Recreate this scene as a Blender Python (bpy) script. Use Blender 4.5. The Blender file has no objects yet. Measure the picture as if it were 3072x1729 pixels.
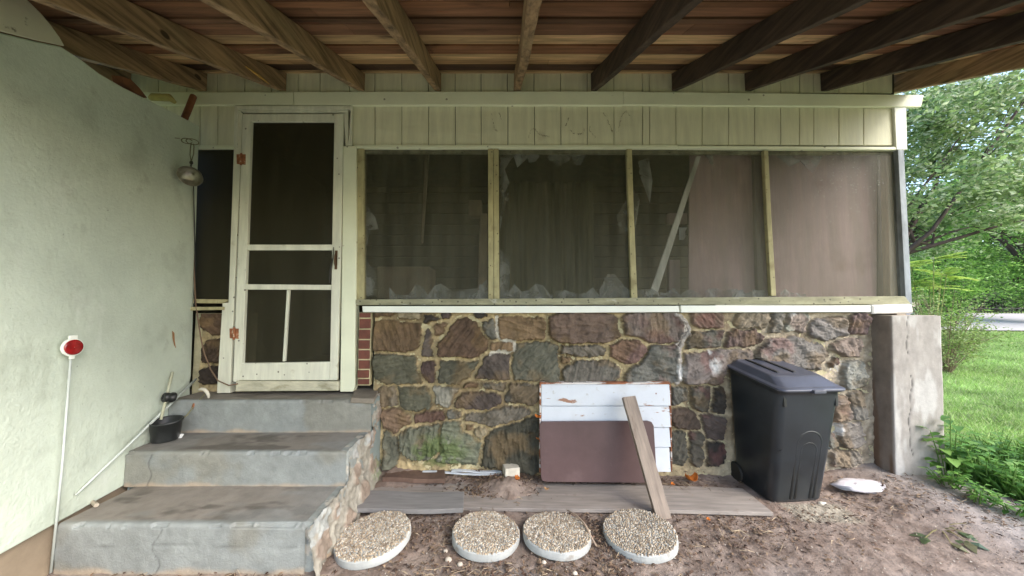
import bpy, bmesh, math, random
import numpy as np
from mathutils import Vector, Matrix
random.seed(7); rng = np.random.default_rng(11)
scene = bpy.context.scene
col = scene.collection
R = math.radians

# ------------------------------------------------------------------ camera, sky, sun, exposure
F, PU, PV, PIT, H, D = 1026., 1503., 864.5, math.atan(59.5/1026), 1.24, 2.53
cam = bpy.data.cameras.new('camera'); co = bpy.data.objects.new('camera', cam); col.objects.link(co)
co.location = (0, -D, H); co.rotation_euler = (math.pi/2 + PIT, 0, 0)
cam.sensor_width = 36; cam.lens = F/3072*36; cam.shift_x = (1536-PU)/3072; cam.clip_end = 2000; cam.clip_start = 0.05
scene.camera = co
world = bpy.data.worlds.new('World'); scene.world = world; world.use_nodes = True
wn = world.node_tree; bg = wn.nodes['Background']
sky = wn.nodes.new('ShaderNodeTexSky'); sky.sky_type = 'NISHITA'; sky.sun_disc = False
SUN = Vector((0.72, -0.58, 0.78)).normalized()
sky.sun_elevation = math.asin(SUN.z); sky.sun_rotation = math.atan2(SUN.x, SUN.y)
sky.dust_density = 2.0; sky.air_density = 1.0; sky.ozone_density = 1.0
wn.links.new(sky.outputs[0], bg.inputs[0]); bg.inputs[1].default_value = 0.15
sl = bpy.data.lights.new('sun', 'SUN'); sl.energy = 0.75; sl.angle = R(26); sl.color = (1, .985, .96)
so = bpy.data.objects.new('sun', sl); col.objects.link(so)
so.rotation_euler = SUN.to_track_quat('Z', 'Y').to_euler()
scene.view_settings.view_transform = 'Standard'; scene.view_settings.look = 'None'
scene.view_settings.exposure = 1.88; scene.view_settings.gamma = 1.0

# ------------------------------------------------------------------ measuring helpers: photo pixel -> metres on a known plane
cp, sp = math.cos(PIT), math.sin(PIT)
K = 3072/2576.
def ray(u, v):
    a = (u-PU)/F; b = -(v-PV)/F
    return (a, cp-b*sp, sp+b*cp)
def wy(u, v, y=0.):
    r = ray(u, v); t = (y+D)/r[1]; return (r[0]*t, H+r[2]*t)
def wz(u, v, z=0.):
    r = ray(u, v); t = (z-H)/r[2]; return Vector((r[0]*t, r[1]*t-D, z))
LWA, LWB = -2.262, -0.2          # left wall plane  x = LWA + LWB*y
def lw(u, v, off=0.):
    r = ray(u, v)                # r0 t = A+off + B*(r1 t - D)
    t = (LWA+off-LWB*D)/(r[0]-LWB*r[1])
    return Vector((r[0]*t, r[1]*t-D, H+r[2]*t))
def s2l(c, k=1.0):
    o = []
    for x in c[:3]:
        x /= 255.
        o.append(min(.95, k*(x/12.92 if x < .04045 else ((x+.055)/1.055)**2.4)))
    return tuple(o)

# ------------------------------------------------------------------ tagging
def tag(o, label=None, cat=None, group=None, kind=None):
    if label: o['label'] = label
    if cat: o['category'] = cat
    if group: o['group'] = group
    if kind: o['kind'] = kind
    return o
def empty(name, loc=(0, 0, 0), label=None, cat=None, group=None):
    o = bpy.data.objects.new(name, None); col.objects.link(o); o.location = loc
    o.empty_display_size = .05
    return tag(o, label, cat, group)

# ------------------------------------------------------------------ numpy noise
def _h(ix, iy, s):
    n = (ix.astype(np.int64)*374761393 + iy.astype(np.int64)*668265263 + s*974634777) & 0xffffffff
    n = ((n ^ (n >> 13))*1274126177) & 0xffffffff
    return ((n ^ (n >> 16)) & 0xffff)/65535.
def vn(x, y, s=0):
    ix = np.floor(x); iy = np.floor(y); fx = x-ix; fy = y-iy
    fx = fx*fx*(3-2*fx); fy = fy*fy*(3-2*fy)
    a = _h(ix, iy, s); b = _h(ix+1, iy, s); c = _h(ix, iy+1, s); d = _h(ix+1, iy+1, s)
    return (a*(1-fx)+b*fx)*(1-fy)+(c*(1-fx)+d*fx)*fy
def fbm(x, y, s=0, o=4):
    t = 0; a = .5
    for i in range(o):
        t = t+a*vn(x, y, s+i*17); x = x*2.03; y = y*2.03; a *= .5
    return t/(1-.5**o)

# ------------------------------------------------------------------ materials
def nd(nt, t, **k):
    n = nt.nodes.new(t)
    for a, b in k.items(): setattr(n, a, b)
    return n
def M(name, c, var=.18, sc=3., st=(1, 1, 1), rough=.85, bump=.25, bsc=40., bst=None, spots=(), attr=False, metal=0., spec=.3, coat=0., dist=.004, transl=0.):
    m = bpy.data.materials.new(name); m.use_nodes = True; nt = m.node_tree; L = nt.links.new
    b = nt.nodes['Principled BSDF']; b.inputs['Roughness'].default_value = rough
    b.inputs['Metallic'].default_value = metal; b.inputs['Specular IOR Level'].default_value = spec
    tc = nd(nt, 'ShaderNodeTexCoord')
    def mp(s):
        q = nd(nt, 'ShaderNodeMapping'); q.inputs['Scale'].default_value = s; L(tc.outputs['Object'], q.inputs[0]); return q.outputs[0]
    v1 = mp(st)
    n1 = nd(nt, 'ShaderNodeTexNoise'); n1.inputs['Scale'].default_value = sc; n1.inputs['Detail'].default_value = 8; n1.inputs['Roughness'].default_value = .65
    L(v1, n1.inputs['Vector'])
    mr = nd(nt, 'ShaderNodeMapRange'); mr.inputs[1].default_value = .28; mr.inputs[2].default_value = .72
    mr.inputs[3].default_value = 1-var*1.6; mr.inputs[4].default_value = 1+var*1.2; L(n1.outputs[0], mr.inputs[0])
    mx = nd(nt, 'ShaderNodeVectorMath', operation='SCALE')
    if attr:
        a = nd(nt, 'ShaderNodeAttribute', attribute_name='Col'); L(a.outputs[0], mx.inputs[0])
    else: mx.inputs[0].default_value = c
    L(mr.outputs[0], mx.inputs['Scale']); cur = mx.outputs[0]
    for s in spots:      # (colour, scale, stretch, threshold, softness, kind, amount)
        colr, ssc, sst, th, so_, kind, amt = (list(s)+['n', 1.])[:7] if len(s) < 7 else s
        vv = mp(sst)
        if kind == 'n':
            t = nd(nt, 'ShaderNodeTexNoise'); t.inputs['Detail'].default_value = 6; t.inputs['Roughness'].default_value = .6; out = t.outputs[0]
        else:
            t = nd(nt, 'ShaderNodeTexVoronoi'); out = t.outputs['Distance']
        t.inputs['Scale'].default_value = ssc; L(vv, t.inputs['Vector'])
        r = nd(nt, 'ShaderNodeMapRange'); r.clamp = True
        if kind == 'n':
            r.inputs[1].default_value = th; r.inputs[2].default_value = th+so_; r.inputs[3].default_value = 0; r.inputs[4].default_value = amt
        else:
            r.inputs[1].default_value = th; r.inputs[2].default_value = th+so_; r.inputs[3].default_value = amt; r.inputs[4].default_value = 0
        L(out, r.inputs[0])
        x = nd(nt, 'ShaderNodeMix', data_type='RGBA'); L(r.outputs[0], x.inputs[0]); L(cur, x.inputs[6]); x.inputs[7].default_value = (*colr, 1); cur = x.outputs[2]
    L(cur, b.inputs['Base Color'])
    if bump > 0:
        n2 = nd(nt, 'ShaderNodeTexNoise'); n2.inputs['Scale'].default_value = bsc; n2.inputs['Detail'].default_value = 8; n2.inputs['Roughness'].default_value = .7
        L(mp(bst or st), n2.inputs['Vector'])
        bp = nd(nt, 'ShaderNodeBump'); bp.inputs['Strength'].default_value = bump; bp.inputs['Distance'].default_value = dist
        L(n2.outputs[0], bp.inputs['Height']); L(bp.outputs[0], b.inputs['Normal'])
        rr = nd(nt, 'ShaderNodeMapRange'); rr.inputs[3].default_value = max(.05, rough-.12); rr.inputs[4].default_value = min(1, rough+.12); L(n1.outputs[0], rr.inputs[0]); L(rr.outputs[0], b.inputs['Roughness'])
    if transl > 0:
        tr = nd(nt, 'ShaderNodeBsdfTranslucent'); L(cur, tr.inputs[0])
        ms = nd(nt, 'ShaderNodeMixShader'); ms.inputs[0].default_value = transl
        L(b.outputs[0], ms.inputs[1]); L(tr.outputs[0], ms.inputs[2]); L(ms.outputs[0], nt.nodes['Material Output'].inputs[0])
    return m
V3 = (25, 25, 1.2)     # vertical grain
WH = s2l((206, 208, 178))
m_side = M('siding_paint', (.66, .65, .48), .10, 2.2, (9, 9, 1), .6, .35, 10, (30, 30, 1.2), spots=[(s2l((120, 105, 80)), 30, (1, 1, 1), .16, .05, 'v', .0), ((.30, .24, .15), 5, (1, 1, 1), .66, .12, 'n', .45), ((.16, .12, .08), 26, (1, 1, .7), .74, .03, 'n', .8)])
m_trim = M('trim_paint', (.74, .76, .58), .07, 2.0, (1, 1, 1), .55, .2, 30, spots=[((.26, .20, .12), 14, (.6, 1, 2), .70, .06, 'n', .7), ((.10, .08, .05), 9, (1, 1, 1), .06, .02, 'v', .7)])
m_door = M('door_paint', (.68, .68, .56), .12, 3.0, (6, 6, 1), .55, .3, 14, (20, 20, 1.5), spots=[((.30, .26, .16), 9, (1, 1, 1), .64, .10, 'n', .5), ((.08, .06, .04), 14, (1, 1, 1), .085, .02, 'v', .8)])
m_frame = M('weathered_frame', (.40, .36, .20), .2, 4, (5, 5, 1.5), .75, .5, 16, spots=[((.05, .04, .02), 26, (1, 1, 1), .12, .03, 'v', .8), ((.18, .15, .07), 6, (1, 1, 1), .55, .12, 'n', .7)])
m_sillf = M('weathered_sill', (.30, .29, .19), .25, 5, (1.5, 5, 5), .8, .6, 20, spots=[((.05, .04, .03), 24, (1, 1, 1), .14, .04, 'v', .8), ((.5, .5, .42), 7, (1, 1, 2), .62, .06, 'n', .6)])
m_white = M('white_paint', (.80, .82, .74), .05, 3, (1, 1, 1), .5, .2, 25, spots=[((.35, .3, .22), 18, (1, 1, 1), .72, .05, 'n', .6)])
m_stone = M('field_stone', (1, 1, 1), .20, 22, (1, 1, 1), .82, .75, 75, attr=True, dist=.006)
m_mort = M('cheek_mortar', (1, 1, 1), .16, 14, (1, 1, 1), .85, .7, 60, attr=True, dist=.006)
m_brick = M('dark_red_brick', (.15, .052, .036), .2, 12, rough=.6, bump=.3, bsc=50)
m_lime = M('lime_mortar', (.52, .46, .28), .2, 12, rough=.9, bump=.6)
m_stucco = M('pale_green_stucco', (.60, .665, .56), .12, 1.3, rough=.85, bump=.9, bsc=42, dist=.006,
    spots=[((.34, .38, .30), 3.2, (1, 1, 1), .56, .16, 'n', .5), ((.16, .17, .13), 30, (1, 1, .8), .70, .04, 'n', .6), ((.30, .32, .25), 7, (1, 1, 1), .62, .10, 'n', .35), ((.25, .25, .2), 9, (4, 4, .5), .73, .02, 'n', .5), ((.72, .76, .68), 4.3, (1, 1, .6), .60, .12, 'n', .5)])
m_arch = M('cream_panel', (.62, .60, .46), .08, 2, rough=.6, bump=.15, spots=[((.10, .09, .06), 9, (1, 1, 1), .70, .04, 'n', .8)])
m_found = M('brown_concrete', (.30, .235, .165), .15, 5, rough=.9, bump=.5)
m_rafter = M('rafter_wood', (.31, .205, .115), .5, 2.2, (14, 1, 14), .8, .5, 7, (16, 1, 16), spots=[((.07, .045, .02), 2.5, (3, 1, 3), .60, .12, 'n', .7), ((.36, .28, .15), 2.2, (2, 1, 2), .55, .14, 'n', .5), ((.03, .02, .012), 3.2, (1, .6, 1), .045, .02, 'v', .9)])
m_rafter_shade = M('shaded_rafter_wood', (.075, .052, .038), .45, 2.2, (14, 1, 14), .8, .5, 7, (16, 1, 16), spots=[((.03, .022, .02), 2.5, (3, 1, 3), .55, .12, 'n', .7), ((.16, .12, .08), 3.0, (3, 1, 3), .62, .10, 'n', .5)])  # rafter wood with the shade of the right-hand rafters put into its colour
m_deck = M('roof_board_wood', (1, 1, 1), .35, 2.2, (1, 10, 10), .8, .45, 8, (1, 14, 14), attr=True, spots=[((.035, .02, .015), 2.0, (1, 2.5, 2.5), .60, .12, 'n', .75), ((.28, .075, .03), 2.6, (1, 3, 3), .67, .05, 'n', .6)])
m_riser = M('blue_grey_paint', (.255, .30, .285), .13, 2.5, (1, 1, 1), .6, .8, 26, dist=.006,
    spots=[((.17, .165, .13), 2.6, (1, 1, 1), .57, .14, 'n', .65), ((.42, .34, .25), 9, (1, 1, 1), .70, .05, 'n', .6)])
m_tread = M('worn_tread', (.245, .200, .158), .20, 3.2, rough=.8, bump=.55, bsc=34,
    spots=[((.08, .07, .055), 4.5, (1, 2, 1), .62, .10, 'n', .75), ((.27, .27, .25), 3.0, (1, 1, 1), .56, .12, 'n', .55)])
m_conc = M('pier_concrete', (.37, .32, .255), .16, 3.0, rough=.9, bump=.55, bsc=30, spots=[((.60, .60, .57), 3.4, (1, 1, .6), .59, .10, 'n', .7), ((.12, .09, .07), 5, (1, 1, .5), .66, .08, 'n', .55)])
m_plank = M('weathered_plank', (.31, .272, .238), .2, 3, (1.2, 12, 8), .85, .5, 9, (1.2, 22, 12), spots=[((.16, .11, .08), 5, (1, 1, 1), .60, .10, 'n', .6)])
m_plank2 = M('blue_grey_plank', (.225, .215, .205), .16, 3, (1.2, 12, 8), .85, .4, 9, (1.2, 22, 12), spots=[((.13, .10, .08), 5, (1, 1, 1), .60, .10, 'n', .6)])
m_2x4 = M('stud_wood', (.28, .225, .18), .25, 3, (1.5, 14, 8), .8, .4, 9, (1.2, 22, 12), spots=[((.12, .08, .05), 3, (1, 3, 2), .65, .08, 'n', .6)])
m_peel = M('peeling_white_paint', (.60, .635, .67), .06, 4, rough=.55, bump=.35, bsc=30, spots=[((.30, .15, .08), 5, (.55, 1, 2.2), .60, .02, 'n', .95), ((.42, .41, .38), 26, (1, 1, 1), .64, .04, 'n', .6), ((.45, .44, .42), 4, (1, 1, 1), .55, .15, 'n', .5), ((.20, .07, .03), 8, (1, 1, 1), .05, .015, 'v', .8)])
m_rust = M('red_rotten_wood', (.30, .12, .06), .4, 8, rough=.9, bump=.6, spots=[((.68, .66, .62), 12, (.4, 1, 2), .50, .05, 'n', .9)])
m_brown = M('maroon_board', (.100, .060, .058), .18, 2.5, rough=.42, bump=.12, bsc=40, spots=[((.30, .25, .24), 60, (1, 1, 1), .72, .03, 'n', .6), ((.19, .13, .12), 3, (1, 1, 1), .60, .16, 'n', .5)], spec=.4)
m_inpan = M('mauve_panel', (.42, .31, .295), .14, 1.6, rough=.65, bump=.1, spots=[((.55, .50, .48), 38, (1, 1, .7), .70, .03, 'n', .6), ((.20, .12, .09), 2.2, (1, 1, 1), .56, .15, 'n', .6)])
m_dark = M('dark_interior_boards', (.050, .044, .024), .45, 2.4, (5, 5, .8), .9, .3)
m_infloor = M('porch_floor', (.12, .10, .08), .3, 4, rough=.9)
m_lath = M('pale_lath', (.62, .62, .55), .1, 4, rough=.7, bump=.2)
m_black = M('black_plastic', (.022, .024, .024), .35, 5, rough=.42, bump=.15, bsc=60, spots=[((.09, .09, .085), 5, (1, 1, 1), .62, .14, 'n', .5), ((.2, .2, .19), 70, (1, 1, 1), .74, .03, 'n', .6)], spec=.5)
m_bin = M('bin_plastic', (.020, .026, .031), .3, 3, rough=.34, bump=.06, bsc=80, spots=[((.07, .075, .075), 2.5, (1, 1, 1), .56, .2, 'n', .55), ((.16, .16, .15), 60, (1, 1, .5), .75, .02, 'n', .5)], spec=.6)
m_lid = M('lid_plastic', (.075, .082, .11), .25, 4, rough=.33, bump=.06, bsc=60, spots=[((.13, .135, .15), 3, (1, 1, 1), .54, .2, 'n', .4)], spec=.6)
m_disc = M('stone_rim_concrete', (.42, .43, .41), .15, 8, rough=.9, bump=.5, spots=[((.18, .13, .09), 6, (1, 1, 1), .60, .08, 'n', .7)])
m_pebble = M('tan_pebbles', (1, 1, 1), .15, 40, rough=.6, bump=.2, attr=True, spots=[((.14, .10, .07), 5, (1, 1, 1), .60, .12, 'n', .5)])
m_dirt = M('dirt', (1, 1, 1), .22, 9, rough=.95, bump=1.0, bsc=55, attr=True, dist=.010)
m_litter = M('leaf_litter', (1, 1, 1), .2, 20, rough=.9, bump=0, attr=True)
m_steel = M('spun_aluminium', (.34, .325, .27), .25, 30, rough=.34, bump=.05, metal=.9)
m_wire = M('rusty_wire', (.20, .19, .10), .2, 12, rough=.5, bump=.1, metal=.4)
m_rubber = M('dark_rubber', (.03, .028, .025), .3, 10, rough=.6, bump=.1)
m_cable = M('brown_cable', (.17, .11, .07), .2, 10, rough=.6, bump=.1)
m_rod = M('white_fibre_rod', (.52, .56, .52), .08, 8, rough=.4, bump=.1)
m_red = M('red_reflector', (.26, .006, .008), .3, 40, rough=.18, bump=.3, bsc=180, spec=.7, dist=.001)
m_hinge = M('rusty_steel', (.34, .13, .06), .4, 40, rough=.8, bump=.5, spots=[((.6, .55, .42), 40, (1, 1, 1), .58, .05, 'n', .7)])
m_block = M('white_block', (.60, .56, .46), .15, 14, rough=.8, bump=.4)
m_orange = M('orange_leaf', (.55, .17, .03), .3, 20, rough=.8, bump=.2)
m_stick = M('reddish_stick', (.22, .09, .045), .25, 10, rough=.7, bump=.3)
m_yellow = M('yellowed_foam', (.42, .37, .14), .15, 14, rough=.9, bump=.4)
m_bark = M('bark', (.085, .06, .055), .3, 6, (1, 1, .3), .9, .8, 18, dist=.03)
m_leafL = M('leaf_pale', (1, 1, 1), .1, 3, rough=.5, bump=0, attr=True, transl=.42, spec=.5)
m_grass = M('grass_blades', (1, 1, 1), .25, 1.2, rough=.7, bump=0, attr=True, transl=.35)
m_lawn = M('lawn_soil', (.32, .42, .16), .3, 2.2, rough=.95, bump=.6, bsc=20)
m_road = M('pale_asphalt', (.48, .45, .45), .08, .6, rough=.9, bump=.2)
m_terrain = M('far_ground', (.17, .16, .07), .4, .5, rough=.95, bump=.3, bsc=6, spots=[((.08, .13, .03), .8, (1, 1, 1), .5, .1, 'n', .8)])
m_iron = M('black_iron', (.02, .02, .022), .2, 10, rough=.6, bump=0)

def film(name, colr, alpha, var=.3, sc=2.2, st=(3, 3, .7), rough=.5, weave=True):
    m = bpy.data.materials.new(name); m.use_nodes = True; nt = m.node_tree; L = nt.links.new
    b = nt.nodes['Principled BSDF']; b.inputs['Base Color'].default_value = (*colr, 1); b.inputs['Roughness'].default_value = rough; b.inputs['Specular IOR Level'].default_value = .2
    tc = nd(nt, 'ShaderNodeTexCoord'); mp = nd(nt, 'ShaderNodeMapping'); mp.inputs['Scale'].default_value = st; L(tc.outputs['Object'], mp.inputs[0])
    n = nd(nt, 'ShaderNodeTexNoise'); n.inputs['Scale'].default_value = sc; n.inputs['Detail'].default_value = 7; L(mp.outputs[0], n.inputs['Vector'])
    r = nd(nt, 'ShaderNodeMapRange'); r.inputs[1].default_value = .3; r.inputs[2].default_value = .7; r.inputs[3].default_value = alpha-var*alpha; r.inputs[4].default_value = min(1, alpha+var*alpha); L(n.outputs[0], r.inputs[0])
    t = nd(nt, 'ShaderNodeBsdfTransparent'); x = nd(nt, 'ShaderNodeMixShader')
    L(r.outputs[0], x.inputs[0]); L(t.outputs[0], x.inputs[1]); L(b.outputs[0], x.inputs[2]); L(x.outputs[0], nt.nodes['Material Output'].inputs[0])
    return m
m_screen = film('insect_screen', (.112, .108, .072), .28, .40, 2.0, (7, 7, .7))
m_screen2 = film('door_insect_screen', (.040, .036, .020), .62)
m_plastic = film('torn_plastic', (.46, .48, .46), .42, .7, 9, (1, 1, 1))

# ------------------------------------------------------------------ mesh builder
class MB:
    def __init__(s): s.v = []; s.f = []; s.c = []
    def add(s, vs, fs, c=None):
        b = len(s.v); s.v += [tuple(p) for p in vs]; s.f += [tuple(b+i for i in f) for f in fs]
        s.c += [c or (1, 1, 1)]*len(vs); return s
    def box(s, x0, x1, y0, y1, z0, z1, c=None, mat=None):
        p = [(x, y, z) for x in (x0, x1) for y in (y0, y1) for z in (z0, z1)]
        if mat: p = [mat @ Vector(q) for q in p]
        return s.add(p, [(0, 1, 3, 2), (4, 6, 7, 5), (0, 4, 5, 1), (2, 3, 7, 6), (0, 2, 6, 4), (1, 5, 7, 3)], c)
    def prism(s, pts, off, c=None):          # planar polygon pts extruded by vector off
        n = len(pts); off = Vector(off); a = [Vector(p) for p in pts]; b = [p+off for p in a]
        return s.add(a+b, [tuple(range(n)), tuple(range(2*n-1, n-1, -1))]+[(i, i+n, (i+1) % n+n, (i+1) % n) for i in range(n)], c)
    def slab(s, px, yf, th, k=1., c=None):   # outline measured on the plane y = yf, thickness th behind it
        pts = []
        for u, v in px:
            x, z = wy(u*k, v*k, yf); pts.append((x, yf, z))
        return s.prism(pts, (0, th, 0), c)
    def tube(s, pts, r, n=8, c=None, cap=True):
        pts = [Vector(p) for p in pts]; m = len(pts); rr = r if isinstance(r, (list, tuple)) else [r]*m
        vs = []; up = None
        for i, p in enumerate(pts):
            t = (pts[min(i+1, m-1)]-pts[max(i-1, 0)]).normalized()
            if up is None: up = t.orthogonal().normalized()
            up = (up-t*up.dot(t)).normalized(); w = t.cross(up)
            for j in range(n):
                a = 2*math.pi*j/n; vs.append(p+(up*math.cos(a)+w*math.sin(a))*rr[i])
        fs = [(i*n+j, i*n+(j+1) % n, (i+1)*n+(j+1) % n, (i+1)*n+j) for i in range(m-1) for j in range(n)]
        if cap: fs += [tuple(range(n-1, -1, -1)), tuple((m-1)*n+j for j in range(n))]
        return s.add(vs, fs, c)
    def lathe(s, prof, n=32, mat=None, c=None, closed=False):
        vs = []
        for r, z in prof:
            for j in range(n):
                a = 2*math.pi*j/n; p = Vector((r*math.cos(a), r*math.sin(a), z)); vs.append(mat @ p if mat else p)
        m = len(prof)
        fs = [(i*n+j, i*n+(j+1) % n, (i+1)*n+(j+1) % n, (i+1)*n+j) for i in range(m-1) for j in range(n)]
        return s.add(vs, fs, c)
    def build(s, name, mat, parent=None, bev=0., smooth=False, attr=False, loc=None, rot=None):
        me = bpy.data.meshes.new(name); me.from_pydata(s.v, [], s.f); me.materials.append(mat); me.update()
        bm = bmesh.new(); bm.from_mesh(me); bmesh.ops.recalc_face_normals(bm, faces=bm.faces); bm.to_mesh(me); bm.free()
        if smooth: me.shade_smooth()
        if attr:
            a = me.color_attributes.new('Col', 'FLOAT_COLOR', 'POINT')
            a.data.foreach_set('color', np.array([(*q, 1) for q in s.c], dtype=np.float32).ravel())
        o = bpy.data.objects.new(name, me); col.objects.link(o)
        if parent:
            o.parent = parent
        if loc is not None: o.location = loc
        if rot is not None: o.rotation_euler = rot
        if bev:
            b = o.modifiers.new('bevel', 'BEVEL'); b.width = bev; b.segments = 2; b.limit_method = 'ANGLE'
        return o
def grid_mesh(name, P, C, mat, parent=None, keep=None, smooth=True):
    """P (n,m,3) points, C (n,m,3) colours -> one mesh"""
    n, m = P.shape[:2]
    idx = np.arange(n*m).reshape(n, m)
    q = np.stack([idx[:-1, :-1], idx[1:, :-1], idx[1:, 1:], idx[:-1, 1:]], -1).reshape(-1, 4)
    if keep is not None:
        kk = (keep[:-1, :-1] & keep[1:, :-1] & keep[1:, 1:] & keep[:-1, 1:]).reshape(-1); q = q[kk]
    return raw_mesh(name, P.reshape(-1, 3), q, C.reshape(-1, 3), mat, parent, smooth)
def raw_mesh(name, V, Q, C, mat, parent=None, smooth=False):
    me = bpy.data.meshes.new(name); k = Q.shape[1]
    me.vertices.add(len(V)); me.vertices.foreach_set('co', np.ascontiguousarray(V, dtype=np.float32).ravel())
    me.loops.add(Q.size); me.loops.foreach_set('vertex_index', np.ascontiguousarray(Q, dtype=np.int32).ravel())
    me.polygons.add(len(Q)); me.polygons.foreach_set('loop_start', np.arange(0, Q.size, k, dtype=np.int32))
    me.update(calc_edges=True); me.validate()
    me.polygons.foreach_set('use_smooth', np.full(len(me.polygons), smooth))
    if C is not None:
        a = me.color_attributes.new('Col', 'FLOAT_COLOR', 'POINT')
        a.data.foreach_set('color', np.concatenate([C, np.ones((len(C), 1))], 1).astype(np.float32).ravel())
    me.materials.append(mat)
    o = bpy.data.objects.new(name, me); col.objects.link(o)
    if parent: o.parent = parent
    return o
def polysd(X, Z, poly):
    """signed distance, positive inside"""
    P = np.array(poly); n = len(P); d = np.full(X.shape, 1e9); ins = np.zeros(X.shape, bool)
    for i in range(n):
        a = P[i]; b = P[(i+1) % n]; e = b-a
        wx = X-a[0]; wz_ = Z-a[1]; t = np.clip((wx*e[0]+wz_*e[1])/max(1e-12, e@e), 0, 1)
        d = np.minimum(d, np.hypot(wx-e[0]*t, wz_-e[1]*t))
        c = (a[1] > Z) != (b[1] > Z)
        with np.errstate(divide='ignore', invalid='ignore'):
            xx = a[0]+(Z-a[1])*e[0]/(e[1] if e[1] else 1e-12)
        ins ^= c & (X < xx)
    return np.where(ins, d, -d)
def linesd(X, Z, pl):
    d = np.full(X.shape, 1e9)
    for a, b in zip(pl[:-1], pl[1:]):
        ex, ez = b[0]-a[0], b[1]-a[1]; t = np.clip(((X-a[0])*ex+(Z-a[1])*ez)/max(1e-12, ex*ex+ez*ez), 0, 1)
        d = np.minimum(d, np.hypot(X-a[0]-ex*t, Z-a[1]-ez*t))
    return d
def sm(x): x = np.clip(x, 0, 1); return x*x*(3-2*x)

# ================================================================== GROUND
def _sm(x): x = np.clip(x, 0, 1); return x*x*(3-2*x)
def gz(x, y):
    """ground height: level yard, rising a little to the wall and slowly away on the right"""
    x = np.asarray(x, float); y = np.asarray(y, float)
    Y = y+D
    z = np.where(y > -.5, .03*_sm((y+.5)/.5), 0)
    z = z+.08*_sm((x-2.15)/.5)*_sm((y+.95)/.6)*(1-_sm((y-.3)/2.))
    far = np.clip(Y-5, 0, 15)*.07
    z = z+far*_sm((x-3.2)/1.5)
    return z
m_ = 0.011
xs = np.arange(-2.35, 4.3, m_); ys = np.arange(-2.35, .12, m_)
X, Y = np.meshgrid(xs, ys, indexing='ij')
n1 = fbm(X*3, Y*3, 3); n2 = fbm(X*14, Y*14, 5); n3 = fbm(X*45, Y*45, 9)
loose = sm((Y+1.05+.25*(n1-.5))/.25)*sm((2.9-X)/.6+0*X)            # loose dirt near the wall, packed gravel in front
Z = gz(X, Y)+.012*(n1-.5)+loose*(.016*(n2-.5)+.012*(n3-.5))+(1-loose)*(.004*(n2-.5)+.003*(n3-.5))
pile = np.exp(-(((X-.04)/.17)**2+((Y+.16)/.12)**2)); Z = Z+.062*pile*(.7+.6*n2)      # crumbled dirt heap against the wall
pile2 = np.exp(-(((X+.75)/.18)**2+((Y-.02)/.14)**2)); Z = Z+.05*pile2*(.7+.6*n2)
Z = Z+.035*sm((Y+.08)/.14)*n2
A = np.array(s2l((150, 134, 122))); B = np.array(s2l((158, 151, 146))); Cc = np.array(s2l((116, 98, 86)))
t = sm((n2-.42)/.25)[..., None]
Cg = (A*(1-t*.7)+Cc*t*.7)*loose[..., None]+(B*(.85+.3*n2[..., None]))*(1-loose[..., None])
pale_dirt = sm((X-1.9)/1.2)[..., None]*sm((fbm(X*2, Y*2, 31)-.42)/.2)[..., None]  # paler dirt patches towards the right
Cg = Cg*(1-.45*pale_dirt)+np.array(s2l((168, 152, 138)))*.45*pale_dirt
# ribbed worn concrete corner by the bin
cr = sm((X-1.72)/.06)*sm((2.15-X)/.08)*sm((Y+.50)/.04)*sm((-.29-Y)/.03)
Cg = Cg*(1-cr[..., None])+np.array(s2l((176, 166, 148)))*cr[..., None]*(.8+.2*(np.sin(X*230) > 0))[..., None]
Z = Z+cr*.004*np.sin(X*230)
ground = grid_mesh('ground', np.stack([X, Y, Z], -1), Cg, m_dirt); tag(ground, kind='structure')
# far terrain and lawn sheets
def sheet(name, x0, x1, y0, y1, nx, ny, dz, mat, keepf=None):
    X, Y = np.meshgrid(np.linspace(x0, x1, nx), np.linspace(y0, y1, ny), indexing='ij')
    P = np.stack([X, Y, gz(X, Y)+dz], -1)
    o = grid_mesh(name, P, np.ones_like(P), mat, keep=None if keepf is None else keepf(X, Y)); return tag(o, kind='structure')
sheet('terrain', -300, 300, -300, 300, 301, 301, -.05, m_terrain)
sheet('lawn', 2.75, 60, -3.2, 22, 260, 120, -.012, m_lawn, keepf=lambda X, Y: (X > 3.0+.25*np.clip(-Y, -.2, 2)))
# road: curving strip beyond the lawn
rp = []
for x in np.linspace(8, 60, 60):
    for e in (0, 1):
        y = 8.8+(x-16)*-.06+e*7.0
        rp.append((x, y, float(gz(x, y))+.03))
rm = MB(); rm.add(rp, [(2*i, 2*i+2, 2*i+3, 2*i+1) for i in range(59)]); tag(rm.build('road', m_road), kind='structure')

# ================================================================== LEFT WALL
lwall = empty('stucco_wall', (LWA, 0, 0), 'pale green stucco garage wall with sloping top, left of the steps', 'wall')
LN = Vector((1, -LWB, 0)).normalized()          # wall normal into the yard
def onlw(px, off=0., k=K): return [lw(u*k, v*k, off) for u, v in px]
edge = [(502, 318), (498, 430), (492, 640), (486, 800), (481, 945), (478, 960)]
top = [(0, 82), (85, 103), (155, 118), (205, 150), (250, 185), (310, 220), (370, 250), (430, 280)]
lp = lambda o: o
poly = onlw(top)+onlw(edge)
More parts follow.
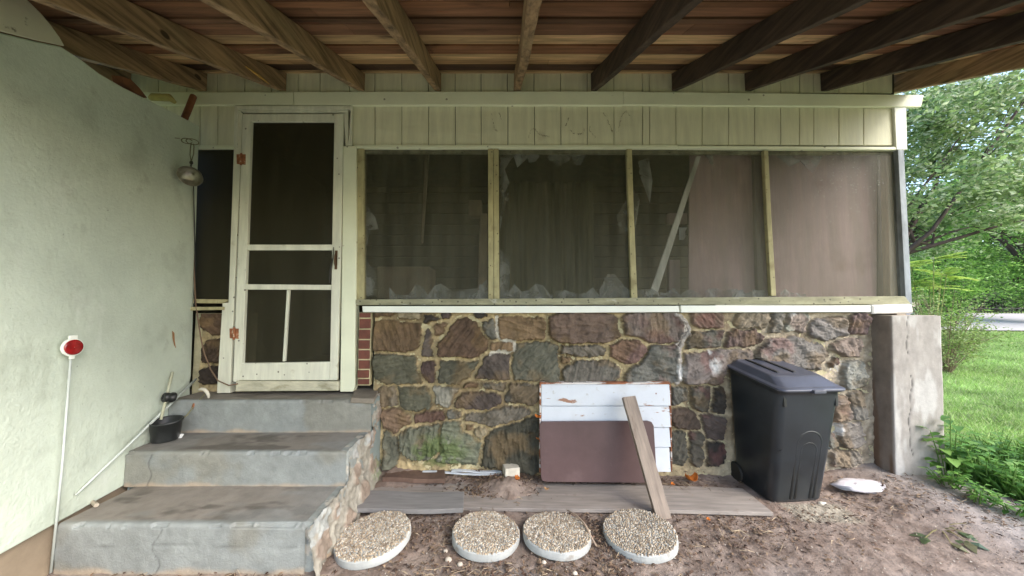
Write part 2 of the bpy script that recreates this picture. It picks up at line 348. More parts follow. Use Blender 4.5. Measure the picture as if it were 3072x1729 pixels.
# bottom and camera-side end
b0 = lw(145*K, 1300*K); bl = lw(0, 1393*K)
endy = -3.2
ztop_end = 2.15; zb = b0.z-.02
def P_lw(y, z, off=0): return Vector((LWA+off+LWB*y, y, z))
def rel(pts, parent): return [Vector(p)-parent.location for p in pts]
zpb = .215
outline = poly+[P_lw(.0, .60), P_lw(-.0, zpb), P_lw(endy, zpb+.05), P_lw(endy, ztop_end)]
th = LN*-.15
mb = MB(); mb.prism(rel(outline, lwall), th); mb.build('stucco_face', m_stucco, lwall, bev=.006)
mb = MB(); f0 = P_lw(.05, zpb-.003, -.02); f1 = P_lw(endy, zpb+.047, -.02)
mb.prism(rel([f0, f1, P_lw(endy, -.2, -.02), P_lw(.05, -.2, -.02)], lwall), th*.8); mb.build('foundation', m_found, lwall)
# cream curved panel above the wall
arc = [(0, -60), (20, -40), (62, 0), (95, 32), (120, 62), (142, 92), (156, 116), (85, 101), (0, 80)]
mb = MB(); pa = onlw(arc, .012); pa.append(P_lw(-1.9, pa[-1].z-.12, .012)); pa.append(P_lw(-1.9, pa[0].z+.1, .012))
mb.prism(rel(pa, lwall), LN*.012); mb.build('cream_panel', m_arch, lwall, bev=.004)
# chipped tan mark and nail
mb = MB(); ch = onlw([(433, 833), (438, 838), (439, 858), (442, 876), (438, 868), (434, 850)], .004); mb.prism(rel(ch, lwall), LN*.002); mb.build('paint_chip', M('bare_tan_patch', (.38, .20, .09), .2, 30), lwall)
# plank stub and boxes resting on the wall top
mb = MB(); pz = onlw([(305, 192), (330, 200), (352, 222), (372, 248), (340, 234), (310, 210)], -.05); mb.prism(pz, LN*-.05)
tag(mb.build('plank_offcut', m_stick, bev=.003), 'short brown plank end lying on the sloping stucco wall top near the roof corner', 'plank')
mb = MB(); c0 = lw(408*K, 250*K, -.10)
mb.tube([c0+Vector((-.085, 0, .004)), c0+Vector((-.06, 0, .016)), c0+Vector((.05, 0, .010)), c0+Vector((.085, 0, -.02))], [.014, .024, .024, .013], 10)
tag(mb.build('foam_strip', m_yellow, smooth=True), 'yellowed foam strip lying on top of the stucco wall', 'foam strip')
a = lw(463*K, 300*K, -.05); b = lw(487*K, 242*K, -.05)
mb = MB(); mb.tube([a+(a-b)*.3, a.lerp(b, .5)+Vector((.002, 0, 0)), b], .021, 12)
tag(mb.build('wooden_handle', m_stick, bev=.004), 'reddish wooden handle sticking up from behind the wall top', 'handle')

# ================================================================== STONE WALL TRACING (photo outlines -> real stones)
S = 2.339
TA, TB, TC, TD, TE = (1000, 560), (1000, 1109), (1972, 560), (1972, 1109), (0, 560)
BR, OC, GR, GG, PU_, MV, RD, DK, TN, LG = (104, 74, 46), (134, 98, 56), (104, 96, 86), (92, 86, 66), (82, 62, 58), (128, 100, 90), (128, 74, 66), (68, 56, 50), (150, 128, 92), (140, 130, 116)
stones = [
(TA, BR, [(262, 885), (430, 885), (440, 912), (300, 910), (262, 905)]), (TA, TN, [(440, 885), (590, 885), (605, 930), (540, 948), (440, 938)]),
(TA, (112, 80, 46), [(290, 945), (340, 928), (600, 955), (615, 1000), (605, 1100), (560, 1150), (470, 1160), (300, 1140), (280, 1100), (295, 1000)]),
(TA, DK, [(640, 920), (730, 918), (735, 955), (640, 945)]), (TA, PU_, [(752, 900), (810, 895), (812, 925), (760, 930)]),
(TA, (98, 80, 72), [(645, 1000), (690, 1020), (695, 1190), (640, 1190), (630, 1120)]), (TA, (128, 92, 58), [(700, 955), (820, 950), (800, 1000), (750, 1060), (705, 1050)]),
(TA, (96, 66, 44), [(815, 960), (880, 940), (960, 935), (1020, 950), (1060, 1040), (1090, 1110), (1060, 1160), (960, 1195), (820, 1195), (740, 1170), (725, 1120), (750, 1070), (790, 1035)]),
(TA, GR, [(1030, 945), (1122, 945), (1142, 1055), (1110, 1072), (1065, 1045)]), (TA, DK, [(990, 905), (1065, 905), (1060, 930), (995, 930)]),
(TA, OC, [(1175, 935), (1300, 930), (1460, 940), (1475, 1000), (1460, 1060), (1300, 1075), (1178, 1065), (1165, 1000)]), (TA, OC, [(1100, 1098), (1245, 1102), (1245, 1145), (1110, 1150)]),
(TA, (112, 82, 66), [(1530, 930), (1600, 905), (1800, 897), (1900, 900), (1990, 940), (2015, 1000), (2000, 1060), (1900, 1085), (1700, 1090), (1570, 1085), (1520, 1020)]),
(TA, MV, [(2040, 920), (2120, 900), (2380, 900), (2430, 950), (2445, 1020), (2420, 1075), (2330, 1088), (2200, 1070), (2150, 1040), (2060, 1030), (2035, 980)]),
(TA, GG, [(300, 1190), (420, 1180), (560, 1190), (585, 1240), (600, 1330), (640, 1380), (500, 1385), (380, 1375), (300, 1330), (290, 1260)]),
(TA, (80, 56, 52), [(605, 1265), (650, 1230), (715, 1230), (715, 1370), (645, 1375), (625, 1320)]),
(TA, (88, 82, 64), [(740, 1240), (840, 1225), (960, 1230), (1015, 1240), (1000, 1290), (950, 1350), (900, 1380), (735, 1385), (735, 1300)]),
(TA, (86, 70, 64), [(1060, 1200), (1110, 1170), (1225, 1175), (1228, 1350), (1000, 1350), (985, 1310), (1050, 1260)]),
(TA, (98, 92, 76), [(1300, 1110), (1440, 1095), (1570, 1120), (1575, 1360), (1270, 1355), (1265, 1230), (1290, 1150)]),
(TA, (114, 98, 84), [(1610, 1125), (1860, 1125), (1905, 1160), (1890, 1195), (1750, 1195), (1610, 1165)]), (TA, OC, [(1605, 1200), (1665, 1200), (1660, 1240), (1610, 1235)]),
(TA, (136, 84, 72), [(1950, 1120), (2030, 1095), (2130, 1095), (2170, 1130), (2160, 1190), (2090, 1235), (2010, 1235), (1950, 1180)]),
(TA, (110, 98, 88), [(1640, 1270), (1720, 1220), (1900, 1225), (2005, 1260), (2000, 1330), (1960, 1365), (1640, 1370), (1620, 1320)]),
(TA, (108, 100, 92), [(2230, 1135), (2400, 1130), (2412, 1340), (2380, 1370), (2060, 1365), (2060, 1320), (2130, 1270), (2200, 1220)]),
(TB, (122, 104, 84), [(325, 140), (420, 125), (445, 160), (445, 240), (400, 258), (320, 245)]), (TB, GG, [(455, 130), (560, 115), (640, 130), (670, 180), (675, 260), (600, 280), (510, 280), (470, 230)]),
(TB, LG, [(718, 120), (870, 125), (855, 170), (800, 260), (722, 240)]), (TB, (82, 52, 44), [(920, 90), (1015, 95), (1020, 130), (915, 130)]), (TB, GR, [(1050, 95), (1210, 100), (1205, 140), (1060, 135)]),
(TB, (88, 80, 72), [(1250, 100), (1445, 110), (1430, 200), (1400, 235), (1220, 220), (1230, 150)]), (TB, (84, 66, 60), [(870, 190), (950, 160), (1080, 155), (1150, 180), (1165, 240), (1090, 275), (970, 280), (860, 255)]),
(TB, (108, 94, 80), [(1065, 300), (1200, 275), (1330, 270), (1370, 300), (1320, 340), (1200, 365), (1070, 385), (920, 370), (925, 320)]), (TB, GR, [(810, 310), (890, 305), (895, 335), (820, 340)]),
(TB, (106, 70, 56), [(555, 330), (640, 305), (760, 290), (770, 335), (700, 370), (560, 385)]), (TB, (132, 96, 66), [(352, 292), (420, 275), (545, 320), (545, 370), (480, 415), (430, 445), (362, 408), (348, 340)]),
(TB, (106, 104, 84), [(500, 430), (640, 392), (745, 392), (738, 480), (760, 560), (685, 638), (560, 620), (475, 545), (482, 462)]),
(TB, (116, 116, 92), [(765, 390), (900, 372), (918, 430), (958, 470), (1022, 522), (1015, 600), (998, 655), (700, 642), (775, 560), (752, 480)]),
(TB, (72, 66, 52), [(1080, 480), (1150, 420), (1300, 382), (1410, 348), (1445, 352), (1450, 700), (1180, 690), (1045, 660), (1062, 560)]), (TB, OC, [(920, 378), (990, 392), (960, 425), (928, 425)]), (TB, TN, [(980, 422), (1060, 412), (1068, 450), (1030, 478), (990, 460)]),
(TB, (104, 100, 82), [(367, 452), (428, 470), (445, 600), (440, 655), (367, 680), (362, 560)]),
(TD, GR, [(110, 140), (205, 150), (212, 210), (120, 240)]), (TD, (96, 84, 70), [(245, 140), (370, 130), (390, 200), (340, 280), (272, 282), (245, 220)]), (TD, DK, [(398, 150), (460, 140), (460, 320), (405, 300)]),
(TD, (94, 66, 48), [(100, 292), (190, 292), (258, 312), (305, 405), (140, 412), (105, 350)]), (TD, (98, 72, 66), [(325, 332), (460, 330), (460, 500), (385, 498), (335, 440)]), (TD, (98, 86, 68), [(110, 442), (200, 450), (216, 560), (208, 660), (110, 650)]),
(TD, (92, 78, 62), [(240, 442), (310, 452), (328, 600), (318, 660), (224, 660), (235, 540)]), (TD, (62, 50, 46), [(345, 515), (460, 520), (460, 660), (345, 660)]),
(TD, MV, [(1255, 192), (1310, 200), (1338, 250), (1330, 338), (1262, 348), (1252, 260)]), (TD, (120, 106, 98), [(1362, 172), (1445, 172), (1448, 345), (1385, 345), (1368, 262)]), (TD, (122, 104, 98), [(1287, 392), (1430, 382), (1440, 500), (1400, 538), (1312, 538), (1287, 460)]),
(TD, (130, 108, 92), [(1233, 592), (1300, 568), (1400, 592), (1410, 640), (1330, 668), (1240, 658)]), (TD, GR, [(1210, 462), (1250, 472), (1250, 528), (1210, 528)]),
(TC, (138, 92, 66), [(255, 897), (438, 892), (452, 940), (438, 988), (350, 998), (284, 983), (258, 950)]), (TC, (150, 120, 88), [(590, 897), (795, 897), (785, 948), (720, 985), (592, 998), (562, 960)]), (TC, (124, 108, 98), [(805, 900), (895, 897), (868, 960), (848, 1026), (802, 1018)]),
(TC, (150, 142, 128), [(915, 902), (1045, 897), (1055, 950), (1040, 1005), (960, 1018), (905, 998)]), (TC, (122, 106, 106), [(1065, 962), (1150, 942), (1298, 922), (1322, 960), (1316, 1038), (1250, 1066), (1132, 1062), (1074, 1018)]),
(TC, (112, 76, 78), [(1357, 942), (1402, 902), (1448, 902), (1466, 950), (1448, 1018), (1400, 1036), (1348, 1008)]), (TC, (100, 88, 76), [(282, 1022), (458, 1012), (478, 1060), (420, 1128), (282, 1146), (218, 1130), (242, 1060)]),
(TC, (116, 78, 72), [(472, 1050), (560, 1013), (688, 1013), (736, 1060), (716, 1098), (600, 1118), (492, 1118), (468, 1080)]), (TC, (112, 98, 96), [(752, 1112), (820, 1072), (900, 1077), (960, 1052), (1060, 1110), (1150, 1112), (1198, 1160), (1212, 1200), (1150, 1268), (1000, 1268), (900, 1250), (760, 1230), (712, 1190)]),
(TC, (136, 104, 92), [(1242, 1102), (1330, 1083), (1410, 1078), (1422, 1130), (1398, 1188), (1290, 1178), (1228, 1140)]), (TC, (126, 102, 98), [(212, 1182), (380, 1155), (638, 1155), (662, 1190), (640, 1240), (455, 1280), (432, 1376), (205, 1376), (205, 1262)]),
(TC, (86, 58, 56), [(1182, 1230), (1240, 1202), (1288, 1212), (1260, 1240), (1192, 1253)]), (TC, (132, 124, 116), [(1335, 1243), (1448, 1243), (1458, 1398), (1325, 1406), (1312, 1330)]),
(TE, (100, 68, 42), [(1395, 872), (1540, 868), (1530, 950), (1510, 1030), (1460, 1033), (1402, 1000)]), (TE, (72, 50, 34), [(1440, 1092), (1500, 1082), (1540, 1170), (1530, 1228), (1400, 1238), (1392, 1140)]), (TE, (56, 42, 34), [(1395, 1282), (1600, 1262), (1600, 1380), (1400, 1380)]),
]
def tw(t, p, y=-.02): return wy(t[0]+p[0]/S, t[1]+p[1]/S, y)
def stone_sheet(name, x0, x1, z0, z1, mat, parent, step=.0052, zfun=None):
    X, Z = np.meshgrid(np.arange(x0, x1, step), np.arange(z0, z1, step), indexing='ij')
    wxn = .014*(fbm(X*22, Z*22, 41)-.5)*2+.006*(vn(X*95, Z*95, 42)-.5)*2; wzn = .014*(fbm(X*22, Z*22, 51)-.5)*2+.006*(vn(X*95, Z*95, 52)-.5)*2
    Xp, Zp = X+wxn, Z+wzn
    best = np.full(X.shape, -1.); sec = np.full(X.shape, -1.); Cs = np.zeros(X.shape+(3,)); tilt = np.zeros(X.shape); sid = np.zeros(X.shape)
    for i, (tt, c, pl) in enumerate(stones):
        P = [tw(tt, p) for p in pl]; a = np.array(P)
        if a[:, 0].min() > x1 or a[:, 0].max() < x0: continue
        m = (X > a[:, 0].min()-.07) & (X < a[:, 0].max()+.07) & (Z > a[:, 1].min()-.07) & (Z < a[:, 1].max()+.07)
        d = np.full(X.shape, -1.); d[m] = polysd(Xp[m], Zp[m], P)
        k = d > best; sec = np.where(k, best, np.maximum(sec, d)); best = np.where(k, d, best)
        cc = np.array(s2l(c, .98)); Cs[k] = cc; sid[k] = i
        gx, gy = random.uniform(-.07, .07), random.uniform(-.10, .05); cx, cz = a.mean(0)
        tilt[k] = (gx*(X-cx)+gy*(Z-cz))[k]
    jw = .020+.040*(fbm(X*5, Z*5, 66)-.5)
    best = np.minimum(best+.022, (best-sec-jw)*.7)+.004*(fbm(X*60, Z*60, 67)-.5)
    ins = sm(best/.006)
    na = fbm(X*9, Z*9, 61); nb = fbm(X*30, Z*30, 62); nc = fbm(X*80, Z*80, 64); ang = sid*1.7
    strat = fbm((X*np.cos(ang)+Z*np.sin(ang))*60, (-X*np.sin(ang)+Z*np.cos(ang))*9, 63)
    terr = np.floor(fbm(X*12+sid*7, Z*12, 77)*7)/7
    hs = .019+.010*sm(best/.016)+tilt+.016*(na-.5)+.020*(strat-.5)+.034*(terr-.4)+.010*(nb-.5)
    hm = .000+.018*(nb-.5)+.012*(na-.5)+.009*(nc-.5)
    h = hs*ins+hm*(1-ins)
    # mortar turns lighter and greyer towards the right
    mort = np.array(s2l((176, 158, 120), .98))*(1-sm((X-.9)/1.3)[..., None])+np.array(s2l((184, 170, 148), .95))*sm((X-.9)/1.3)[..., None]
    mort = mort*(.45+.75*nb[..., None]+.30*nc[..., None]); dk_ = (sm((fbm(X*6, Z*6, 75)-.52)/.15)*.5)[..., None]; mort = mort*(1-dk_)+np.array(s2l((96, 78, 56)))*dk_
    # stain tints inside the stones
    v = (.47+.50*na+.45*strat-.10+.25*terr)[..., None]
    och = np.array(s2l((132, 106, 76), .9)); kk = (sm((fbm(X*7, Z*7, 71)-.50)/.2)*.45)[..., None]
    lum = Cs.mean(-1, keepdims=True); Cs = lum+(Cs-lum)*(.60-.14*sm((X-.4)/.8)[..., None]); ston = (Cs*(1-kk)+och*kk*.9)*v*np.array((1.08, 1.14, 1.05))
    red = (sm((fbm(X*6+sid*3, Z*6, 72)-.58)/.15)*.4*sm((X-.5)/1.))[..., None]; ston = ston*(1-red)+np.array(s2l((130, 86, 80), .9))*red
    Co = ston*ins[..., None]+mort*(1-ins[..., None])
    # dark joint line where stone meets mortar
    j = np.exp(-((best-.002)/.0035)**2)*(.35+.4*nb); Co = Co*(1-.6*j[..., None]); h = h-.004*j
    # white painted crack, white efflorescence, moss
    wl = [[(1150, 912), (1148, 985), (1158, 1060), (1185, 1082), (1270, 1088), (1266, 1160), (1180, 1158), (1105, 1168)]]
    for pl in wl:
        d = linesd(Xp, Zp, [tw(TA, p) for p in pl]); k = sm((.012-d+.010*(nb-.5))/.004)[..., None]; Co = Co*(1-k)+np.array(s2l((206, 200, 184), .9))*k; h = h+.004*k[..., 0]
    pl = [(2395, 895), (2440, 925), (2480, 975), (2492, 1020), (2450, 1075), (2425, 1130), (2420, 1220), (2432, 1300), (2425, 1370)]
    d = linesd(Xp, Zp, [tw(TA, p) for p in pl]); k = sm((.030-d+.02*(nb-.5))/.01)[..., None]; Co = Co*(1-k)+np.array(s2l((186, 178, 168), .9))*k*(.7+.5*nc[..., None]); h = h+.016*k[..., 0]
    k = np.exp(-(d/.0035)**2)*(vn(X*20, Z*20, 5) > .3); Co = Co*(1-.8*k[..., None]); h = h-.012*k
    for tt, p, r in ((TC, (395, 1250), .055), (TC, (370, 1180), .03), (TC, (1300, 1290), .05), (TC, (150, 1300), .06), (TC, (960, 930), .05), (TD, (1270, 420), .035), (TC, (1240, 1260), .04)):
        c = tw(tt, p); e = np.hypot((X-c[0]), (Z-c[1])*.55); k = (sm((r-e)/r)*sm((fbm(X*28, Z*9, 83)-.42)/.10))[..., None]; Co = Co*(1-k)+np.array((.74, .73, .70))*k
    c = tw(TB, (740, 580)); e = np.hypot((X-c[0])*.62, (Z-c[1])); k = (sm((.17-e)/.10)*sm((fbm(X*24, Z*24, 85)-.36)/.16))[..., None]*.8
    Co = Co*(1-k)+np.array((.11, .15, .05))*k
    if name == 'stone_wall':
        s_ = sm((.13-(X+.87))/.13)*0
    h = np.where(h > .012, .012+(h-.012)*1.35, h); P = np.stack([X, (.045 if name == 'alcove_stonework' else 0.)-h, Z], -1)
    return grid_mesh(name, P, np.clip(Co, 0, .9), mat, parent)

# ================================================================== SCREENED PORCH
porch = empty('screened_porch', (0, 0, 0), 'screened porch with fieldstone base, white board siding and torn window screens', 'porch')
stone_sheet('stone_wall', -.925, 2.745, -.04, 1.205, m_stone, porch)
stone_sheet('alcove_stonework', -2.24, -1.93, .60, 1.20, m_stone, porch)
mb = MB(); mb.box(-.93, 2.73, .004, .18, -.1, 1.20).box(-2.3, -1.9, .055, .15, .6, 1.20); mb.build('wall_core', m_lime, porch)
# brick edge column
mb = MB(); zz = [wy(1090, 560+q/S, -.03)[1] for q in (885, 927, 1003, 1077, 1147, 1218, 1287, 1350, 1397)]
xl, xr = wy(1000+180/S, 1000, -.03)[0], wy(1000+258/S, 1000, -.03)[0]
for a, b in zip(zz[:-1], zz[1:]):
    j = random.uniform(-.003, .003); mb.box(xl+j, xr+j, -.032-random.uniform(0, .004), .02, b+.008, a-.002)
mb.build('brick_column', m_brick, porch, bev=.003)
mb = MB(); mb.box(xl-.004, xr+.004, -.024, .02, zz[-1], zz[0]); mb.build('brick_mortar', m_lime, porch)
# siding
bx = [1000+q/S for q in (130, 292, 480, 668, 856, 1037, 1225, 1412, 1597, 1783, 1970, 2170, 2220, 2405)]+[1972+q/S for q in (315, 500, 683, 865, 998, 1098, 1275, 1448, 1655)]
def boards(xs_, v0, v1, yf, name):
    mb = MB()
    for a, b in zip(xs_[:-1], xs_[1:]):
        j = random.uniform(-.0025, .0015)
        mb.slab([(a+.9, v0), (b-.9, v0), (b-.9, v1), (a+.9, v1)], yf+j, .016)
    return mb.build(name, m_side, porch, bev=.0035)
boards(bx, 310, 436, 0., 'siding_board')
boards([440, 500, 560, 600, 653, 704], 310, 437, 0., 'siding_board')
ux = [300, 380, 475, 560, 652, 734, 814, 894, 960]+[1049, 1124, 1205, 1285, 1365, 1443, 1522, 1602, 1682, 1762, 1842, 1927, 1948, 2027, 2107, 2186, 2264, 2342, 2399, 2441, 2517, 2590, 2678]
boards(ux, 200, 279, .002, 'upper_siding_board')
mb = MB(); mb.slab([(300, 195), (2682, 195), (2682, 445), (1060, 445), (1060, 320), (700, 320), (700, 445), (430, 445)], .019, .05); mb.build('siding_backing', M('dark_backing', (.05, .045, .03)), porch)
mb = MB(); rs0 = random.getstate()
for pl in ([(1110, 800), (1120, 860), (1135, 910), (1150, 920)], [(1160, 790), (1190, 850)], [(1370, 970), (1385, 920), (1410, 895), (1435, 940), (1470, 950), (1520, 960)], [(1630, 890), (1640, 860), (1650, 830)], [(1660, 915), (1690, 935), (1720, 940), (1750, 940), (1765, 900)], [(1800, 870), (1800, 920), (1840, 965)], [(1895, 790), (1925, 850), (1950, 900), (1960, 930)], [(1990, 930), (2010, 880), (2020, 820), (2055, 780), (2090, 820)]):
    for a, b in zip(pl[:-1], pl[1:]):
        for k_ in range(5):
            if random.random() < .15: continue
            t0, t1 = k_/5, (k_+random.uniform(.5, 1.1))/5; j = [random.uniform(-5, 5) for _ in range(4)]
            P = [(a[0]+(b[0]-a[0])*t_+jx, a[1]+(b[1]-a[1])*t_+jy) for t_, jx, jy in ((t0, j[0], j[1]), (t1, j[2], j[3]))]; w = random.uniform(2, 6)
            q4 = [(P[0][0], P[0][1]-w), (P[1][0], P[1][1]-w), (P[1][0], P[1][1]+w), (P[0][0], P[0][1]+w)]
            mb.slab([(1000+u/S, v/S) for u, v in q4], -.0042, .001)
tag(mb.build('mould_stain', M('grey_mould', (.40, .38, .27), .3, 30), porch), kind='stuff'); random.setstate(rs0)
# header board, bottom trim
mb = MB()
mb.slab([(430, 276), (880, 277), (880, 314.6), (430, 315)], -.024, .022).slab([(881, 276), (1870, 274), (1870, 315), (881, 315)], -.027, .025).slab([(1871, 275), (2772, 285), (2764, 321), (1871, 314)], -.025, .023)
mb.build('header_board', m_trim, porch, bev=.003)
mb = MB(); mb.slab([(1060, 435.5), (2034, 435.5), (2034, 445), (1060, 445)], -.014, .03).slab([(2035, 437), (2690, 441), (2690, 450), (2035, 445.5)], -.014, .03).slab([(560, 436), (702, 436), (702, 445), (560, 446)], -.014, .03)
mb.build('window_head_trim', m_trim, porch, bev=.003)
mb = MB(); mb.slab([(2683, 322), (2719, 322), (2722, 449), (2690, 449)], -.018, .07); mb.build('corner_board', m_white, porch, bev=.003)
# return side of the porch on the right (seen from a step aside)
x0 = wy(2718, 700, 0)[0]
mb = MB(); mb.box(x0-.02, x0, .05, 2.6, 2.42, 3.03); mb.build('side_siding', m_side, porch)
mb = MB(); mb.box(x0-.012, x0-.010, .05, 2.6, 1.30, 2.42); mb.build('side_screen', m_screen, porch)
mb = MB(); mb.box(x0-.05, x0+.02, .05, 2.6, -.1, 1.27); mb.build('side_base', m_conc, porch)
# window frame members
mb = MB()
mb.slab([(1068, 446), (1091, 446), (1091, 899), (1067, 899)], -.010, .05); mb.build('window_jamb', m_frame, porch, bev=.003)
for px in ([(1464, 446), (1479.5, 446), (1481, 899), (1465, 899)], [(1480.5, 446), (1496, 446), (1498, 899), (1482, 899)], [(1880, 447), (1896, 447), (1902, 640), (1913, 899), (1894, 899), (1886, 640)], [(2292, 451), (2305, 451), (2314, 640), (2329, 888), (2314, 888), (2300, 640)]):
    mb = MB(); mb.slab(px, -.012, .034); mb.build('mullion', m_frame, porch, bev=.003)
mb = MB(); mb.slab([(1066, 899), (2715, 889), (2735, 914), (1066, 916)], -.030, .10); mb.build('window_sill_frame', m_sillf, porch, bev=.004)
mb = MB(); mb.slab([(1086, 919), (2036, 918), (2039, 937), (1500, 940), (1088, 937)], -.055, .07); mb.slab([(2042, 917), (2618, 917), (2618, 937), (2044, 938)], -.052, .07)
mb.build('sill_board', m_white, porch, bev=.004)
mb = MB(); mb.slab([(2616, 915), (2738, 912), (2742, 940), (2618, 943)], -.062, .17); mb.build('sill_end_mortar', M('white_mortar', (.66, .64, .60), .15, 9, bump=.8), porch, bev=.012)
mb = MB(); mb.slab([(2660, 450), (2686, 450), (2706, 892), (2672, 892)], .035, .05); mb.build('corner_post', M('post_wood', (.70, .60, .48), .2, 3, (9, 9, 1)), porch, bev=.003)
mb = MB(); mb.slab([(2694, 449), (2712, 449), (2737, 916), (2718, 916)], -.016, .05); mb.build('corner_flashing', M('blue_grey_metal', (.27, .30, .32), .3, 5, (4, 4, 1), rough=.6), porch, bev=.003)
mb = MB(); mb.slab([(1092, 447), (2690, 451), (2690, 463), (1092, 459)], .018, .03); mb.build('window_head_rail', m_sillf, porch, bev=.003)
# screens
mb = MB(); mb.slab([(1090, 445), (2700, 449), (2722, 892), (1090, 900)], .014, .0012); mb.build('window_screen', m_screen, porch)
mb = MB(); mb.slab([(560, 440), (704, 440), (690, 905), (555, 905)], .010, .0012); mb.build('alcove_screen', m_screen2, porch)
mb = MB(); mb.slab([(560, 897), (690, 899), (668, 911), (560, 910)], -.02, .05).slab([(566, 921), (668, 921), (668, 930), (566, 932)], -.045, .07); mb.build('alcove_sill', m_frame, porch, bev=.004)
# interior of the porch
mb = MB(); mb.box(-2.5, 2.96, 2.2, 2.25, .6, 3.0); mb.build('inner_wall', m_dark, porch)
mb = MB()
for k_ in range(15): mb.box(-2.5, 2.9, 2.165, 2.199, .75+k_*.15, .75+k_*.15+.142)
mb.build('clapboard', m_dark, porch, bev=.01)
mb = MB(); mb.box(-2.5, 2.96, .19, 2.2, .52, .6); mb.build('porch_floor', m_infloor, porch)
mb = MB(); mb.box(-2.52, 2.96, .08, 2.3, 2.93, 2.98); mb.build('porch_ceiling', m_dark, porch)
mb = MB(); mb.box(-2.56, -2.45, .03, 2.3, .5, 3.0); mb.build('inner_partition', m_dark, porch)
mb = MB(); mb.slab([(2070, 452), (2268, 456), (2276, 892), (2066, 892)], .09, .012); mb.build('inner_panel', m_inpan, porch)
mb = MB(); mb.slab([(2290, 456), (2632, 456), (2630, 892), (2310, 892)], .10, .012); mb.build('inner_panel', m_inpan, porch)
m_istud = M('inner_stud_wood', (.14, .12, .10), .2, 4, (8, 8, 1))
for a_, b_ in (([(2262, 448), (2300, 448), (2318, 892), (2274, 892)], .06), ([(2634, 448), (2656, 448), (2666, 892), (2634, 892)], .13)):
    mb = MB(); mb.slab(a_, b_, .05); mb.build('inner_stud', m_istud, porch)
for a_, b_ in (([(2008, 780), (2040, 780), (2040, 890), (2008, 890)], .22), ([(2006, 640), (2062, 640), (2062, 672), (2006, 672)], .3)):
    mb = MB(); mb.slab(a_, b_, .04); mb.build('inner_board', m_inpan, porch)
mb = MB(); mb.slab([(2038, 683), (2062, 683), (2055, 696), (2057, 710), (2052, 720), (2038, 720)], .2, .004); mb.build('paper_note', M('pale_paper', (.75, .78, .80)), porch)
m_dim = M('dim_furniture', (.22, .17, .12), .2, 5)
for nm_, a_, b_, c_ in (('inner_post', [(1440, 640), (1462, 640), (1462, 895), (1432, 895)], .5, .06), ('inner_curtain_edge', [(1275, 448), (1288, 448), (1268, 730), (1262, 730)], .4, .03), ('inner_cabinet', [(1130, 800), (1290, 800), (1290, 895), (1130, 895)], .9, .3), ('inner_box', [(1405, 600), (1445, 600), (1445, 650), (1405, 650)], .6, .1)):
    mb = MB(); mb.slab(a_, b_, c_); mb.build(nm_, m_dim, porch, bev=.01)
# hanging folds of a dark curtain
X, Z = np.meshgrid(np.linspace(-.05, 1.0, 160), np.linspace(.75, 2.6, 12), indexing='ij')
Yc = 1.1+.035*np.sin(X*38+1.2*np.sin(X*9)); grid_mesh('curtain', np.stack([X, Yc, Z], -1), np.ones(X.shape+(3,)), M('olive_curtain', (.095, .09, .048), .45, 3, (6, 6, .5)), porch)
mb = MB(); mb.slab([(2090, 469), (2103, 469), (1972, 884), (1948, 884)], .055, .012)
tag(mb.build('diagonal_lath', m_lath, bev=.002), 'pale lath leaning diagonally behind the third window screen', 'lath')
# torn plastic sheet remains
def scrap(pts, y, amp=.03):
    mb = MB(); P = [wy(u, v, y) for u, v in pts]; n = len(P); c = (sum(p[0] for p in P)/n, sum(p[1] for p in P)/n)
    vs = [(c[0], y+random.uniform(0, amp), c[1])]+[(p[0], y+random.uniform(0, amp), p[1]) for p in P]
    mb.add(vs, [(0, 1+i, 1+(i+1) % n) for i in range(n)]); return mb.build('torn_plastic', m_plastic, porch)
q = lambda l: [(1000+a/S, (560+b/S)) for a, b in l]
def ragged(u0, u1, vb, vt, n, y):
    pts = [(u0, vb)]
    for i in range(n+1): pts.append((u0+(u1-u0)*i/n, vb-(vb-vt)*random.uniform(.15, 1)))
    pts.append((u1, vb))
    for i in range(1, len(pts)-2):
        scrap([(pts[i][0], vb+2), pts[i], pts[i+1], (pts[i+1][0]+4, vb+2)], y, .03)
ragged(1165, 1460, 898, 850, 15, .03); ragged(1500, 1890, 898, 850, 18, .03); ragged(1800, 1890, 898, 820, 4, .035); ragged(1915, 2300, 892, 862, 18, .03); ragged(2200, 2420, 892, 866, 14, .028)
ragged(1380, 1460, 898, 835, 3, .032)
for i in range(6):
    u = 1505+i*40+random.uniform(-12, 12); scrap([(u, 448), (u+60, 448), (u+random.uniform(30, 50), 448+random.uniform(20, 50)), (u+random.uniform(0, 20), 448+random.uniform(20, 70))], .03)
scrap(q([(1170, 1050-1310+1310), (1170, 560)]) if 0 else [(1500, 480), (1512, 500), (1529, 545), (1518, 570), (1508, 590), (1500, 575)], .03)
scrap([(1500, 590), (1526, 575), (1526, 596), (1508, 640), (1500, 690)], .03)
scrap([(1500, 745), (1530, 790), (1530, 840), (1522, 895), (1500, 895)], .03)
for pts in ([(1094, 610), (1122, 650), (1132, 685), (1110, 690), (1097, 740)], [(1096, 780), (1128, 820), (1120, 885), (1096, 890)], [(1880, 600), (1850, 650), (1862, 700), (1888, 690)], [(1905, 560), (1920, 600), (1912, 680), (1900, 700)], [(1918, 480), (1950, 470), (1960, 540), (1950, 610), (1935, 560), (1920, 520)], [(2100, 450), (2140, 452), (2148, 505), (2118, 470)], [(2330, 460), (2480, 458), (2440, 520), (2400, 480), (2370, 500)]): scrap(pts, .032)
random.seed(21)
